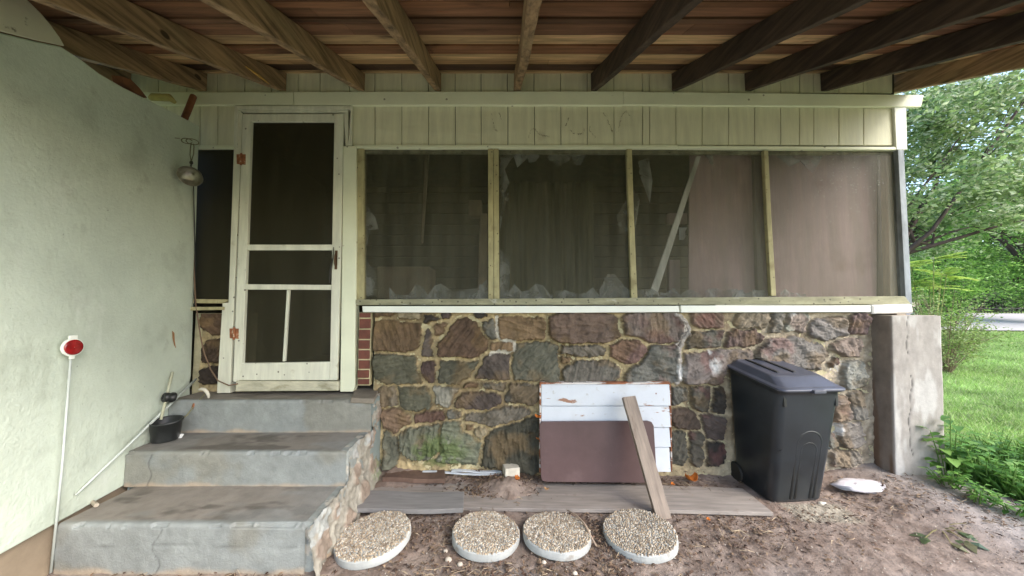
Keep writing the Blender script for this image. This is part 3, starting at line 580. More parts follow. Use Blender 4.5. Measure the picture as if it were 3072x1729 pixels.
# flakes stuck to the right screen
mb = MB()
for i in range(150):
    u = random.gauss(2550, 75); v = random.gauss(540, 55)
    if not (2340 < u < 2650 and 455 < v < 880): continue
    x, z = wy(u, v, .009); a = random.uniform(0, 6.28); r = random.uniform(.003, .008)
    mb.add([(x+r*math.cos(a), .009, z+r*math.sin(a)), (x-r*math.sin(a)*.4, .008, z+r*math.cos(a)*.4), (x-r*math.cos(a), .009, z-r*math.sin(a))], [(0, 1, 2)])
tag(mb.build('paint_flakes', M('pale_flakes', (.45, .45, .43)), porch), kind='stuff')

# ---- screen door with its casing
door = empty('screen_door', (0, 0, 0)); door.parent = porch
def dpart(name, pxs, yf, th, mat=m_door, bev=.003):
    mb = MB()
    for p in pxs: mb.slab(p, yf, th)
    return mb.build(name, mat, door, bev=bev)
casing = MB()
casing.slab([(703, 317), (1055, 317), (1051, 328), (714, 328)], -.030, .03).slab([(703, 317.5), (714, 328.5), (710, 446), (700, 440)], -.030, .03).slab([(1051.5, 328.5), (1055, 317.5), (1055, 436), (1045, 436)], -.030, .03)
casing.slab([(716, 330), (1046, 330), (1032, 338), (729, 338)], -.024, .03)
casing.slab([(701, 447), (724, 440), (714, 640), (702, 900), (689, 1180), (650, 1180), (667, 910), (685, 908)], -.026, .06)
casing.slab([(715, 331), (727, 339), (724, 439), (711, 445)], -.022, .03)
casing.slab([(1032, 339), (1044, 331), (1046, 437), (1036, 437)], -.020, .03)
casing.build('door_casing', m_door, porch, bev=.003)
mb = MB(); mb.slab([(1030, 438), (1068, 438), (1069, 700), (1064, 1160), (1058, 1176), (1020, 1176), (1027, 700)], -.028, .07); mb.build('door_post', m_trim, porch, bev=.004)
# leaf
dpart('stile', [[(728, 342), (754, 342), (741, 735), (727, 1090), (716, 1146), (699, 1146), (714, 735)]], -.032, .028)
dpart('stile', [[(1003, 342), (1030, 340), (1024, 735), (1011, 1141), (989, 1141), (996, 735)]], -.032, .028)
dpart('rail', [[(754.5, 342), (1002.5, 342), (1001.5, 364), (753.5, 364)]], -.030, .026)
dpart('rail', [[(742, 734), (996, 734), (995.5, 751), (741.5, 751)]], -.030, .022)
dpart('rail', [[(737, 853), (993, 855), (992.5, 870), (736.5, 869)]], -.030, .022)
dpart('rail', [[(727.5, 1090), (989.5, 1086), (988.5, 1141), (717, 1141)]], -.031, .026)
dpart('muntin', [[(860, 870.5), (868, 870.5), (855, 1085), (847, 1085)]], -.028, .02)
mb = MB(); mb.slab([(752, 360), (1003, 360), (990, 1090), (727, 1092)], -.006, .0012); mb.build('insect_screen', m_screen2, door)
for (u, v) in ((722, 478), (701, 1001)):
    mb = MB(); mb.slab([(u-13, v-15), (u+14, v-15), (u+14, v+16), (u-12, v+14)], -.036, .005); x, z = wy(u+1, v, -.04); mb.tube([(x, -.040, z-.045), (x, -.040, z+.045)], .007, 8); mb.build('hinge', m_hinge, door, bev=.001)
mb = MB(); x, z = wy(1007, 780, -.04); mb.tube([(x, -.033, z+.06), (x, -.052, z+.03), (x, -.055, z), (x, -.052, z-.03), (x, -.033, z-.06)], .006, 8); mb.box(x-.009, x+.009, -.036, -.031, z-.07, z+.07); mb.build('handle', M('dark_bronze', (.12, .07, .04), rough=.5, metal=.6), door)
mb = MB(); P = [Vector((wy(u, v, -.04)[0], -.042, wy(u, v, -.04)[1])) for u, v in ((1001, 742), (999, 775), (993, 800), (990, 822), (989, 850))]; mb.tube(P, [.003, .004, .008, .008, .004], 6); mb.build('pull_strap', m_rubber, door)
mb = MB(); mb.slab([(708, 1143), (1014, 1145), (1015, 1173), (705, 1175)], -.045, .07); mb.build('threshold', M('threshold_paint', (.50, .48, .36), .2, 5, (2, 6, 6), spots=[((.22, .2, .12), 7, (1, 1, 2), .55, .1, 'n', .7)]), porch, bev=.004)

# ================================================================== CARPORT ROOF
roof = empty('carport_roof', (0, 0, 2.9), 'open timber carport roof with bare rafters and brown plank decking', 'roof')
SL = .405; ce = math.sqrt(1+SL*SL)
EY = -1.95  # eave cut short out of view to let more light under the roof
def rb(y): return 2.897+SL*y
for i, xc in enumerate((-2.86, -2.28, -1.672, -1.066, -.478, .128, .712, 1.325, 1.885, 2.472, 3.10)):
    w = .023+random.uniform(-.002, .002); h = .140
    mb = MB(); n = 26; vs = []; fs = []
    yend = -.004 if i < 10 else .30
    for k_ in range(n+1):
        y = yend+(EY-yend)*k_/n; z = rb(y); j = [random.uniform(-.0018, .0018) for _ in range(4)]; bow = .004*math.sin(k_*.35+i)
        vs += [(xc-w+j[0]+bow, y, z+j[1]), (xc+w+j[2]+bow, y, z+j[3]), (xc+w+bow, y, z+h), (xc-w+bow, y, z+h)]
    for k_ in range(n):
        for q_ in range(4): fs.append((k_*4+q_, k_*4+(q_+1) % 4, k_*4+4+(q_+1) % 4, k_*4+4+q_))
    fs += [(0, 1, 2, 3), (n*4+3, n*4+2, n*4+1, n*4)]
    mb.add([Vector(v)-roof.location for v in vs], fs); mb.build('rafter', m_rafter if i < 6 or i == 10 else m_rafter_shade, roof, bev=.004)
mb = MB(); y = .34; k_ = 0
woods = [tuple(m*q_ for m, q_ in zip((1.42, 1.38, 1.22), c_)) for c_ in [(.17, .085, .050), (.11, .062, .042), (.21, .12, .072), (.40, .28, .17), (.14, .075, .050), (.30, .19, .11), (.075, .042, .030), (.19, .10, .062)]]
seq = [4, 1, 3, 6, 5, 3, 0, 3, 4, 1, 7, 0, 4, 3, 6, 5, 2, 3, 1, 0, 5, 6, 3, 2, 4, 0, 7, 5, 6, 1]
while y > EY:
    w = random.choice((.085, .11, .14, .14, .06)); c = woods[seq[k_ % len(seq)]]; dz = random.choice((0, 0, .010, .004, -.006))
    x = -3.2+random.uniform(-.4, 0)
    while x < 3.2:
        x2 = min(3.22, x+random.choice((1.2, 1.8, 2.4, 1.2))); f = random.uniform(.75, 1.3); cc = tuple(q_*f for q_ in c)
        a, b = y, y-w+random.uniform(.003, .010)
        za, zb_ = rb(a)+.143+dz, rb(b)+.143+dz; x1 = max(x, -3.2)
        pts = [(x1, a, za), (x2-.003, a, za), (x2-.003, b, zb_), (x1, b, zb_)]
        mb.prism([Vector(p)-roof.location for p in pts], (0, 0, .022), cc); x = x2
    y -= w; k_ += 1
mb.build('deck_board', m_deck, roof, attr=True)
mb = MB(); mb.prism([Vector(p)-roof.location for p in ((-3.25, .4, rb(.4)+.18), (3.24, .4, rb(.4)+.18), (3.24, EY-.05, rb(EY-.05)+.18), (-3.25, EY-.05, rb(EY-.05)+.18))], (0, 0, .02)); mb.build('roofing_sheet', M('dark_roofing', (.06, .055, .05)), roof)
# split sliver on the second rafter
mb = MB(); a = wy(552*K, 150*K, -.42); a = Vector((-1.64, -.42, rb(-.42)+.06)); b = Vector((-1.64, -.20, rb(-.20)+.005))
mb.tube([a, a.lerp(b, .5)+Vector((.004, 0, 0)), b], [.003, .009, .003], 5); v_ = mb.v; mb.v = [tuple(Vector(p)-roof.location) for p in v_]; mb.build('splinter', M('fresh_split_wood', (.50, .30, .08)), roof)

# ================================================================== STEPS
steps = empty('concrete_steps', (-1.5, -.4, 0), 'three blue grey painted concrete steps rising to the screen door', 'steps')
XR = -.888
lvl = [(-.86, -.515, .223, 0.), (-.515, -.205, .413, .223), (-.205, .02, .622, .413)]
for i, (y0, y1, z, zb0) in enumerate(lvl):
    xl0 = LWA+LWB*y0+.004
    # riser block: height field front face
    xa = xl0; nx = 210; nz = 26; nt_ = 44
    xr0 = XR-[.03, .0, -.02][i]
    us = np.linspace(xa, xr0, nx)
    prof = []
    zbot = (-.06 if i == 0 else zb0-.004)
    for k_ in range(nz): prof.append((y0, zbot+(z-.016-zbot)*k_/(nz-1), 0))
    for a in np.linspace(0, math.pi/2, 7)[1:-1]: prof.append((y0+.016-.016*math.cos(a), z-.016+.016*math.sin(a), 1))
    for k_ in range(nt_): prof.append((y0+.016+(y1+.02-y0-.016)*k_/(nt_-1), z, 2))
    pr = np.array(prof); X, Q = np.meshgrid(us, np.arange(len(pr)), indexing='ij'); Yp = pr[Q, 0]; Zp = pr[Q, 1]; kind = pr[Q, 2]
    nn = fbm(X*6+i*9, (Yp+Zp)*6, 91); n2_ = fbm(X*30, (Yp-Zp)*30+i*5, 92)
    chip = sm((fbm(X*13+3*i, Yp*0+Zp*6, 93)-.54)/.08)*1.5*(kind == 1)
    Yn = Yp-(kind < 2)*(.008*(nn-.5)+.004*(n2_-.5))+chip*.006
    Zn = Zp+(kind >= 1)*(.005*(nn-.5)+.002*(n2_-.5))-chip*.006
    Xn = X.copy()
    riser = np.array((.245, .262, .252))*np.ones(X.shape+(3,)); tread = np.array((.235, .208, .178))*np.ones(X.shape+(3,))
    st = sm((fbm(X*3.3+i*4, (Zp+Yp)*3.3, 94)-.5)/.16)*.55; riser = riser*(1-st[..., None])+np.array((.21, .195, .15))*st[..., None]
    low = sm((.05-(Zp-max(zb0, 0))-.05*(fbm(X*9, Zp*3, 95)))/.03)*(kind == 0)*.8; riser = riser*(1-low[..., None])+np.array((.42, .33, .24))*low[..., None]
    st = sm((fbm(X*5+i*7, Yp*11, 96)-.50)/.14)*.65*(1-sm((fbm(X*2, Yp*2, 90)-.55)/.1)*.5); tread = tread*(1-st[..., None])+np.array((.07, .062, .05))*st[..., None]
    gp = sm((fbm(X*2.5+i*3, Yp*5, 97)-.52)/.12)*.5+.55*sm((X-xr0+.35)/.3); gp = np.clip(gp, 0, .8); tread = tread*(1-gp[..., None])+np.array((.25, .25, .235))*gp[..., None]
    k_ = (kind == 2)[..., None]*1.; e = sm((Yp-(y0+.016))/.03+.4*(nn-.5))[..., None]*k_
    Co = riser*(1-e)+tread*e
    ck = np.exp(-((X-(xa+.47+.02*np.sin(Zp*40)))/.003)**2)*(kind == 0)*(i == 0)+np.exp(-((Zp-.125-.008*np.sin(X*7))/.003)**2)*(kind == 0)*(i == 0)*(vn(X*9, Zp, 3) > .35)*.6
    ck += np.exp(-((X-(xa+.14+.01*np.sin(Zp*50)))/.004)**2)*(kind == 0)*(i == 1)
    Co = Co*(1-.45*np.clip(ck, 0, 1)[..., None]); Yn = Yn+.004*np.clip(ck, 0, 1)
    Co = Co*(.86+.28*n2_[..., None])
    P = np.stack([Xn, Yn, Zn], -1)-np.array(steps.location)
    m_st = m_step = bpy.data.materials.get('step_paint') or M('step_paint', (1, 1, 1), .12, 7, rough=.62, bump=.9, bsc=80, attr=True, dist=.0045, spec=.45, spots=[((.13, .11, .09), 16, (1, 1, 1), .70, .04, 'n', .5)])
    grid_mesh('step', P, Co, m_st, steps)
    mb = MB(); mb.box(xa-steps.location[0], xr0-.002-steps.location[0], y0+.022-steps.location[1], .0-steps.location[1], -.06, z-.012); mb.build('step_core', m_riser, steps)
# stone and mortar cheek on the right side of the steps
yy = np.arange(-.90, .012, .006); zz_ = np.arange(-.05, .64, .006); Yg, Zg = np.meshgrid(yy, zz_, indexing='ij')
topz = np.where(Yg < -.50, .235+.03*vn(Yg*9, Yg*0, 3), np.where(Yg < -.19, .425, .628))
slope = .235+(.64-.235)*np.clip((Yg+.86)/.70, 0, 1)
topz = np.minimum(topz+.0, .64); nA = fbm(Yg*9, Zg*9, 101); nB = fbm(Yg*35, Zg*35, 102); nC = fbm(Yg*16, Zg*7, 103)
cells = [((-.80, .10), .07), ((-.66, .16), .05), ((-.55, .06), .06), ((-.40, .24), .065), ((-.33, .09), .07), ((-.20, .38), .06), ((-.14, .20), .08), ((-.05, .48), .05), ((-.42, .36), .04)]
bestc = np.full(Yg.shape, -1.)
for (cy, cz), r in cells: bestc = np.maximum(bestc, r-np.hypot((Yg-cy)*(.8+.4*vn(np.array(cy*50.), np.array(0.), 1)), Zg-cz)+.05*(nA-.5))
ins = sm(bestc/.012)
hh = .012+.036*(nA-.5)+.026*(nB-.5)+ins*.012
base = np.array(s2l((176, 170, 156), .85))*(.50+.70*nB[..., None]); sc_ = np.array(s2l((156, 136, 120), .85))*(.7+.6*nC[..., None])
Co = base*(1-ins[..., None]*.75)+sc_*ins[..., None]*.75
bl = sm((topz-.0-Zg < .10)*sm((fbm(Yg*12, Zg*12, 104)-.50)/.1))[..., None]; Co = Co*(1-.55*bl)+np.array((.40, .44, .44))*.55*bl
gm = (sm((.16-np.hypot(Yg+.06, (Zg-.10)))/.1)*sm((nB-.4)/.2))[..., None]*.6; Co = Co*(1-gm)+np.array((.12, .17, .06))*gm
keep = Zg <= topz
flare = .03*sm((.2-Zg)/.2)
P = np.stack([XR+hh+flare, Yg, Zg], -1)-np.array(steps.location)
grid_mesh('stone_cheek', P, Co, m_mort, steps, keep=keep)
mb = MB(); L0 = steps.location
for (y0, y1, z, _) in lvl: mb.box(XR-.05-L0[0], XR+.008-L0[0], y0+.012-L0[1], y1+.01-L0[1], -.05, z+.002)
mb.build('cheek_core', M('cheek_paint', (.30, .32, .30), .25, 9, bump=.8, spots=[((.55, .5, .42), 12, (1, 1, 1), .52, .08, 'n', .8)]), steps, bev=.012)
# grey flagstone on the landing corner
mb = MB(); P0 = [wz(1000+a/S, 1109+b/S, .64) for a, b in ((120, 200), (165, 113), (310, 108), (322, 135), (285, 205))]
mb.prism(P0, (0, 0, -.035)); tag(mb.build('flagstone', M('grey_flagstone', (.23, .20, .16), .2, 6, bump=.5), bev=.008), 'grey flagstone sitting on the right corner of the top step below the brick edge', 'stone')
# broken concrete chunk at step foot
mb = MB(); c = wz(790*K, 1405*K, .01)
bm_pts = [(-.06, -.03, 0), (.05, -.05, 0), (.08, .03, 0), (-.03, .05, 0), (-.045, -.015, .05), (.03, -.03, .065), (.05, .03, .045), (-.02, .04, .055)]
mb.add([Vector(p)+c for p in bm_pts], [(0, 1, 2, 3), (4, 5, 6, 7), (0, 1, 5, 4), (1, 2, 6, 5), (2, 3, 7, 6), (3, 0, 4, 7)])
tag(mb.build('concrete_chunk', m_found, bev=.008), 'broken brown concrete chunk at the right foot of the bottom step', 'rubble')

# ================================================================== PIER
px0, px1 = wy(2245*K, 1000, -.13)[0], wy(2369*K, 1000, -.13)[0]
pier = empty('concrete_pier', ((px0+px1)/2, -.13, 0), 'square cracked concrete pier at the right corner of the porch', 'pier')
zs = np.linspace(-.05, 1.185, 150); xs2 = np.linspace(0, 1, 40); sd = .30; wd = px1-px0
prof = []
for t_ in np.linspace(0, 1, 34): prof.append((px0, .17-t_*.30))
for t_ in np.linspace(0, 1, 42)[1:]: prof.append((px0+wd*t_, -.13))
for t_ in np.linspace(0, 1, 34)[1:]: prof.append((px1, -.13+t_*.30))
pr = np.array(prof); Zg, Q = np.meshgrid(zs, np.arange(len(pr)), indexing='ij'); Xg = pr[Q, 0]; Yg = pr[Q, 1]
arc_ = Q/len(pr)*2.; na_ = fbm(arc_*6, Zg*6, 120); nb_ = fbm(arc_*24, Zg*24, 121)
cx_, cy_ = (px0+px1)/2, .02
sc2 = 1-.012*(na_-.5)*2-.010*(nb_-.5)
rr_ = (1-np.exp(-np.abs(Xg-px0)/.006-np.abs(Yg+.13)/.006)*.02)
Xo = cx_+(Xg-cx_)*sc2*rr_; Yo = cy_+(Yg-cy_)*sc2*rr_
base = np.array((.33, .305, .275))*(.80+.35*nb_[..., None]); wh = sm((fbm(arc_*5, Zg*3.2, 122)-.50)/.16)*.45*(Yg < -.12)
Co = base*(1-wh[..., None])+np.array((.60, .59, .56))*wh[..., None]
brn_shade = (.45+.5*sm((fbm(arc_*5+4, Zg*1.6, 123)-.40)/.2))*(Xg < px0+.002); Co = Co*(1-brn_shade[..., None])+np.array((.16, .10, .065))*brn_shade[..., None]  # left face: shade put into the colour along with the brown stain
ckx = px0+wd*.34+.012*np.sin(Zg*11)+.006*np.sin(Zg*37); ck = np.exp(-((Xg-ckx)/.003)**2)*(Yg < -.12)*(vn(Zg*6, Zg*0, 8) > .3); Co = Co*(1-.75*ck[..., None]); Yo = Yo+.005*ck
Xo = Xo-.048*(1-Zg/1.185)
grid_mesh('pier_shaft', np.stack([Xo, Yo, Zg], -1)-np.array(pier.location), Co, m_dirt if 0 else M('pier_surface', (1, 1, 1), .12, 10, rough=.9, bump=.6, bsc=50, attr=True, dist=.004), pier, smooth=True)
mb = MB(); mb.box(px0+.006-pier.location[0], px1-.006-pier.location[0], -.124+.13, .30, 1.10, 1.187); mb.build('pier_cap', m_conc, pier, bev=.006)

# ================================================================== TRASH BIN
def rrect(x0, x1, y0, y1, r, n=6):
    pts = []
    for (cx, cy, a0) in ((x1-r, y1-r, 0), (x0+r, y1-r, 90), (x0+r, y0+r, 180), (x1-r, y0+r, 270)):
        for k_ in range(n+1):
            a = R(a0+90*k_/n); pts.append((cx+r*math.cos(a), cy+r*math.sin(a)))
    return pts
def loft(mb, secs):
    n = len(secs[0]); b = []
    for s_ in secs: b += s_
    fs = [(i*n+j, i*n+(j+1) % n, (i+1)*n+(j+1) % n, (i+1)*n+j) for i in range(len(secs)-1) for j in range(n)]
    fs += [tuple(range(n-1, -1, -1)), tuple((len(secs)-1)*n+j for j in range(n))]; mb.add(b, fs)
BX, BY = 1.862, -.17
binr = empty('trash_bin', (BX, BY, .0), 'large black plastic wheeled trash bin with closed lid, against the stone wall', 'trash bin')
binr.rotation_euler = (0, 0, R(5)); binr.scale = (1.06, 1, 1.0)
def bsec(z, t, ins=0.):        # t 0 bottom .. 1 top
    x0 = -.168-.022*t+ins; x1 = .168+.030*t-ins; yb = .175+.005*t-ins; yf = -.125-.125*t+ins
    return [(x, y, z+(y-yf)*.18*t) for x, y in rrect(x0, x1, yf, yb, .045)]
mb = MB(); loft(mb, [bsec(.012, 0, .01), bsec(.03, .02), bsec(.30, .42), bsec(.50, .68), bsec(.60, .82), bsec(.70, .97), bsec(.725, 1.), bsec(.728, 1., -.012), bsec(.742, 1., -.012)])
body = mb.build('bin_body', m_bin, binr, bev=.004)
body.modifiers.clear(); body.data.shade_smooth()
# arch ribs moulded in the front face
def front(x, z): 
    t = z/.742; return -.125-.125*t+.0086
for wdt, zt, in ((.078, .40), (.050, .355)):
    P = [Vector((.03-wdt, front(0, .04), .04))]+[Vector((.03-wdt*math.cos(a)*(1), front(0, zt+wdt*math.sin(a)), zt+wdt*math.sin(a))) for a in np.linspace(0, math.pi, 11)]+[Vector((.03+wdt*.9, front(0, .04), .04))]
    mb = MB(); mb.tube(P, .0115, 10); mb.build('moulded_rib', m_bin, binr, smooth=True)
P = [Vector((-.155, front(0, .36), .36))]+[Vector((-.155+.31*t_, front(0, .36+.06*math.sin(t_*math.pi)), .36+.06*math.sin(t_*math.pi))) for t_ in np.linspace(.1, .9, 9)]+[Vector((.17, front(0, .36), .36))]
mb = MB(); mb.tube(P, .010, 8); mb.build('moulded_ledge', m_bin, binr, smooth=True)
for x in (-.155, .168):
    mb = MB(); mb.box(x-.009, x+.009, front(0, .66)-.016, front(0, .66)+.01, .64, .735); mb.build('lid_catch', m_black, binr, bev=.003)
# lid
def lsec(dx0, dx1, dyf, dyb, z, r=.04):
    yf = -.25
    return [(x, y, z+(y-yf)*.18) for x, y in rrect(-.185-dx0, .195+dx1, yf-dyf, .18+dyb, r)]
mb = MB(); loft(mb, [lsec(.016, .016, .022, .01, .738), lsec(.020, .020, .026, .012, .744), lsec(.020, .020, .026, .012, .752), lsec(.008, .008, .014, .006, .757), lsec(.0, .0, .0, .0, .760), lsec(-.028, -.028, -.075, -.02, .792), lsec(-.036, -.036, -.09, -.028, .796)])
mb.build('bin_lid', m_lid, binr, bev=.003)
for x in (-.075, .035):
    mb = MB(); pts = [(x-.011, -.115), (x+.011, -.115), (x+.008, .14), (x-.014, .14)]
    mb.prism([(a, b, .7965+(b+.25)*.18) for a, b in pts], (0, 0, .006)); mb.build('lid_rib', m_black, binr, bev=.003)
mb = MB(); mb.box(-.02, .055, -.292, -.262, .728, .748); mb.build('lid_lip', m_lid, binr, bev=.004)
for x in (-.165, .155):
    mb = MB(); mat = Matrix.Translation((x, .16, .075)) @ Matrix.Rotation(math.pi/2, 4, 'Y'); mb.lathe([(.001, -.015), (.06, -.015), (.068, -.008), (.068, .008), (.06, .015), (.001, .015)], 28, mat); mb.build('wheel', m_rubber, binr, smooth=False)

# ================================================================== LEANING BOARDS
panel = empty('painted_board_panel', (.7, -.04, .05), 'peeling white plank panel with red rotten edges leaning on the stone wall', 'panel')
def lean(px, yb, yt, vb, vt):     # corner px (u,v) -> point on a plane leaning from yb at bottom to yt at top
    out = []
    for u, v in px:
        t_ = (vb-v)/(vb-vt); y = yb+(yt-yb)*t_; x, z = wy(u*K, v*K, y); out.append(Vector((x, y, z)))
    return out
rows = [(968, 1021.5), (1023.2, 1075.5), (1077.2, 1125.5), (1127.2, 1188)]
for a, b in rows:
    mb = MB(); n = 10; P = lean([(1362, a), (1684, a), (1688-.0, b), (1362, b)], -.13, -.06, 1190, 965)
    mb.prism([p-panel.location for p in P], (0, .016, .003)); mb.build('white_board', m_peel, panel, bev=.003)
for px in ([(1358, 963.5), (1686, 963.5), (1686, 967.5), (1358, 967.5)], [(1357.5, 968), (1361.4, 968), (1361, 1190), (1357, 1190)], [(1685.5, 968), (1688, 968), (1692, 1188), (1689, 1188)]):
    mb = MB(); P = lean(px, -.13, -.06, 1190, 965); mb.prism([p-panel.location for p in P], (0, .03, .006)); mb.build('rotten_edge', m_rust, panel, bev=.003)
mb = MB(); P = lean([(1362, 1062), (1630, 1060), (1640, 1063), (1645, 1072), (1653, 1206), (1648, 1214), (1640, 1215.5), (1374, 1213), (1364, 1210), (1361, 1200), (1357, 1072)], -.175, -.135, 1215, 1060)
mb.prism(P, (0, .012, .002)); tag(mb.build('maroon_board', m_brown, bev=.003), 'dark maroon board with rounded corners leaning against the white plank panel', 'board')
# 2x4
a0 = wz(1669*K, 1306*K, .02); xt, zt = wy(1581*K, 999*K, -.165); a1 = Vector((xt, -.165, zt))
dv = (a1-a0); Lg = dv.length; zax = dv.normalized(); ft = Vector((0, -1, 0)); ft = (ft-zax*ft.dot(zax)).normalized(); wd_ = zax.cross(ft)
mb = MB(); n = 14; vs = []; fs = []
for k_ in range(n+1):
    hw = .043+random.uniform(-.001, .001)
    for (i_, j_) in ((-hw, -.019), (hw, -.019), (hw, .019), (-hw, .019)): vs.append((k_/n*Lg, i_, j_))
for k_ in range(n):
    for q_ in range(4): fs.append((k_*4+q_, k_*4+(q_+1) % 4, k_*4+4+(q_+1) % 4, k_*4+4+q_))
fs += [(0, 1, 2, 3), (n*4+3, n*4+2, n*4+1, n*4)]; mb.add(vs, fs)
o = mb.build('stud', m_2x4, bev=.002); o.matrix_world = Matrix.Translation(a0) @ Matrix((zax, wd_, ft)).transposed().to_4x4()
tag(o, 'weathered wooden stud leaning diagonally in front of the white panel and maroon board', 'plank')

def gplank(name, px, z, th, mat, label, cat='plank', grp=None, bow=0.004, z2=None):
    P = [wz(u*K, v*K, z+(0 if z2 is None else (z2-z)*t_)) for (u, v), t_ in zip(px, (0, 1, 1, 0))]
    # local frame along the long edge so that the grain follows the board
    ex = (P[1]-P[0]).normalized(); ez = ex.cross((P[3]-P[0])).normalized()
    if ez.z < 0: ez = -ez
    ey = ez.cross(ex); O = P[0]; Mt = Matrix((ex, ey, ez)).transposed().to_4x4(); Mt.translation = O; inv = Mt.inverted()
    q_ = [inv @ p for p in P]; n = 24; mb = MB(); vs = []; fs = []
    for k_ in range(n+1):
        t_ = k_/n; a = q_[0].lerp(q_[1], t_); b = q_[3].lerp(q_[2], t_); h = bow*math.sin(t_*7+q_[1].x)
        e1, e2 = random.uniform(-.0015, .0015), random.uniform(-.0015, .0015)
        vs += [(a.x, a.y+e1, h), (b.x, b.y+e2, h), (b.x, b.y+e2, h-th), (a.x, a.y+e1, h-th)]
    for k_ in range(n):
        for j in range(4): fs.append((k_*4+j, k_*4+(j+1) % 4, k_*4+4+(j+1) % 4, k_*4+4+j))
    fs += [(0, 1, 2, 3), (n*4+3, n*4+2, n*4+1, n*4)]; mb.add(vs, fs); o = mb.build(name, mat, bev=.0025); o.matrix_world = Mt
    return tag(o, label, cat, grp)
gplank('ground_plank', [(905, 1270), (1946, 1290), (1868, 1228), (942, 1204)], .034, .022, m_plank, 'long grey plank lying on the dirt under the maroon board and stud')
gplank('ground_plank', [(893, 1281), (1165, 1281), (1168, 1238), (916, 1235)], .062, .026, m_plank2, 'short grey plank lying on the left end of the long plank beside the steps')
gplank('rotten_board', [(962, 1202), (1120, 1206), (1118, 1172), (992, 1163)], .078, .03, M('rotten_wood', (.15, .095, .07), .3, 6), 'small rotten brown board against the stone wall foot by the white lath')
gplank('white_lath', [(1062, 1188), (1266, 1196), (1267, 1192), (1064, 1184)], .075, .006, m_peel, 'long thin white lath stick lying in the dirt by the wall', 'lath')
gplank('white_lath', [(1135, 1186), (1262, 1189), (1260, 1183), (1138, 1180)], .080, .006, m_peel, 'wider short white lath lying behind the long thin one', 'lath')
# white block
c = wz(1287*K, 1190*K, .05); c.y = max(c.y, -.12)
mb = MB(); mat = Matrix.Translation((wy(1286*K, 1170*K, -.10)[0], -.075, .055)) @ Matrix.Rotation(R(14), 4, 'Z'); mb.box(-.052, .052, -.04, .04, 0, .085, mat=mat)
tag(mb.build('white_block', m_block, bev=.005), 'small white masonry block at the foot of the stone wall', 'block')

# ================================================================== ROUND STEPPING STONES
pebv = []
def disc(cx, cy, cz, r, tilt, rot, label):
    o = empty('stepping_stone', (cx, cy, cz), label, 'stepping stone', 'round pebble topped stepping stones')
    o.rotation_euler = (tilt[0], tilt[1], rot)
    prof = [(.001, 0), (r-.006, 0), (r-.001, .006), (r, .02), (r-.001, .036), (r-.005, .042), (.001, .042)]
    mb = MB(); mb.lathe(prof, 64)
    mb.v = [(x*(1+.008*math.sin(3*math.atan2(y, x)+cx)), y*(1+.010*math.sin(5*math.atan2(y, x)+cy*9)), z) for x, y, z in mb.v]
    mb.build('concrete_disc', m_disc, o, smooth=False, bev=0)
    pts = []; cell = {}; mind = .0088; tries = 0
    while tries < 9000:
        tries += 1; a = rng.uniform(0, 2*math.pi); q_ = (r-.006)*math.sqrt(rng.uniform(0, 1)); x, y = q_*math.cos(a), q_*math.sin(a)
        k_ = (int(x//mind), int(y//mind))
        if any((p[0]-x)**2+(p[1]-y)**2 < mind**2 for i in (-1, 0, 1) for j in (-1, 0, 1) for p in cell.get((k_[0]+i, k_[1]+j), [])): continue
        cell.setdefault(k_, []).append((x, y)); pts.append((x, y))
    V = []; Fc = []; C = []
    pal = np.array([s2l((176, 164, 144)), s2l((150, 136, 116)), s2l((190, 180, 164)), s2l((132, 118, 100)), s2l((168, 150, 126))])*1.0
    ring = 6
    for (x, y) in pts:
        b = len(V); ea = rng.uniform(0, 6.28); l, w = rng.uniform(.0058, .0082), rng.uniform(.0036, .0052); h = rng.uniform(.004, .0075)
        for lev, (s_, zz2) in enumerate(((1., .040), (.85, .042+h*.6))):
            for k_ in range(ring):
                t_ = 2*math.pi*k_/ring; px_, py_ = l*s_*math.cos(t_), w*s_*math.sin(t_)
                V.append((x+px_*math.cos(ea)-py_*math.sin(ea), y+px_*math.sin(ea)+py_*math.cos(ea), zz2))
        V.append((x, y, .042+h)); c_ = pal[rng.integers(0, 5)]*rng.uniform(.85, 1.15); C += [c_]*(2*ring+1)
        for k_ in range(ring):
            n_ = (k_+1) % ring; Fc.append((b+k_, b+n_, b+ring+n_)); Fc.append((b+k_, b+ring+n_, b+ring+k_)); Fc.append((b+ring+k_, b+ring+n_, b+2*ring))
    raw_mesh('pebble_top', np.array(V), np.array(Fc), np.clip(np.array(C)*1.08, 0, .9), m_pebble, o, smooth=True)
disc(-.668, -.655, .010, .192, (R(1), R(-5)), .3, 'leftmost round pebble stepping stone, tilted beside the stone step cheek')
disc(-.082, -.622, .004, .182, (R(1.5), R(1)), 1.2, 'second round pebble stepping stone from the left')
disc(.298, -.620, .004, .182, (R(2), R(1)), 2.3, 'third round pebble stepping stone with a dried stem on it')
disc(.745, -.620, .006, .188, (R(1.5), R(4)), 3.9, 'rightmost round pebble stepping stone beside the foot of the stud')

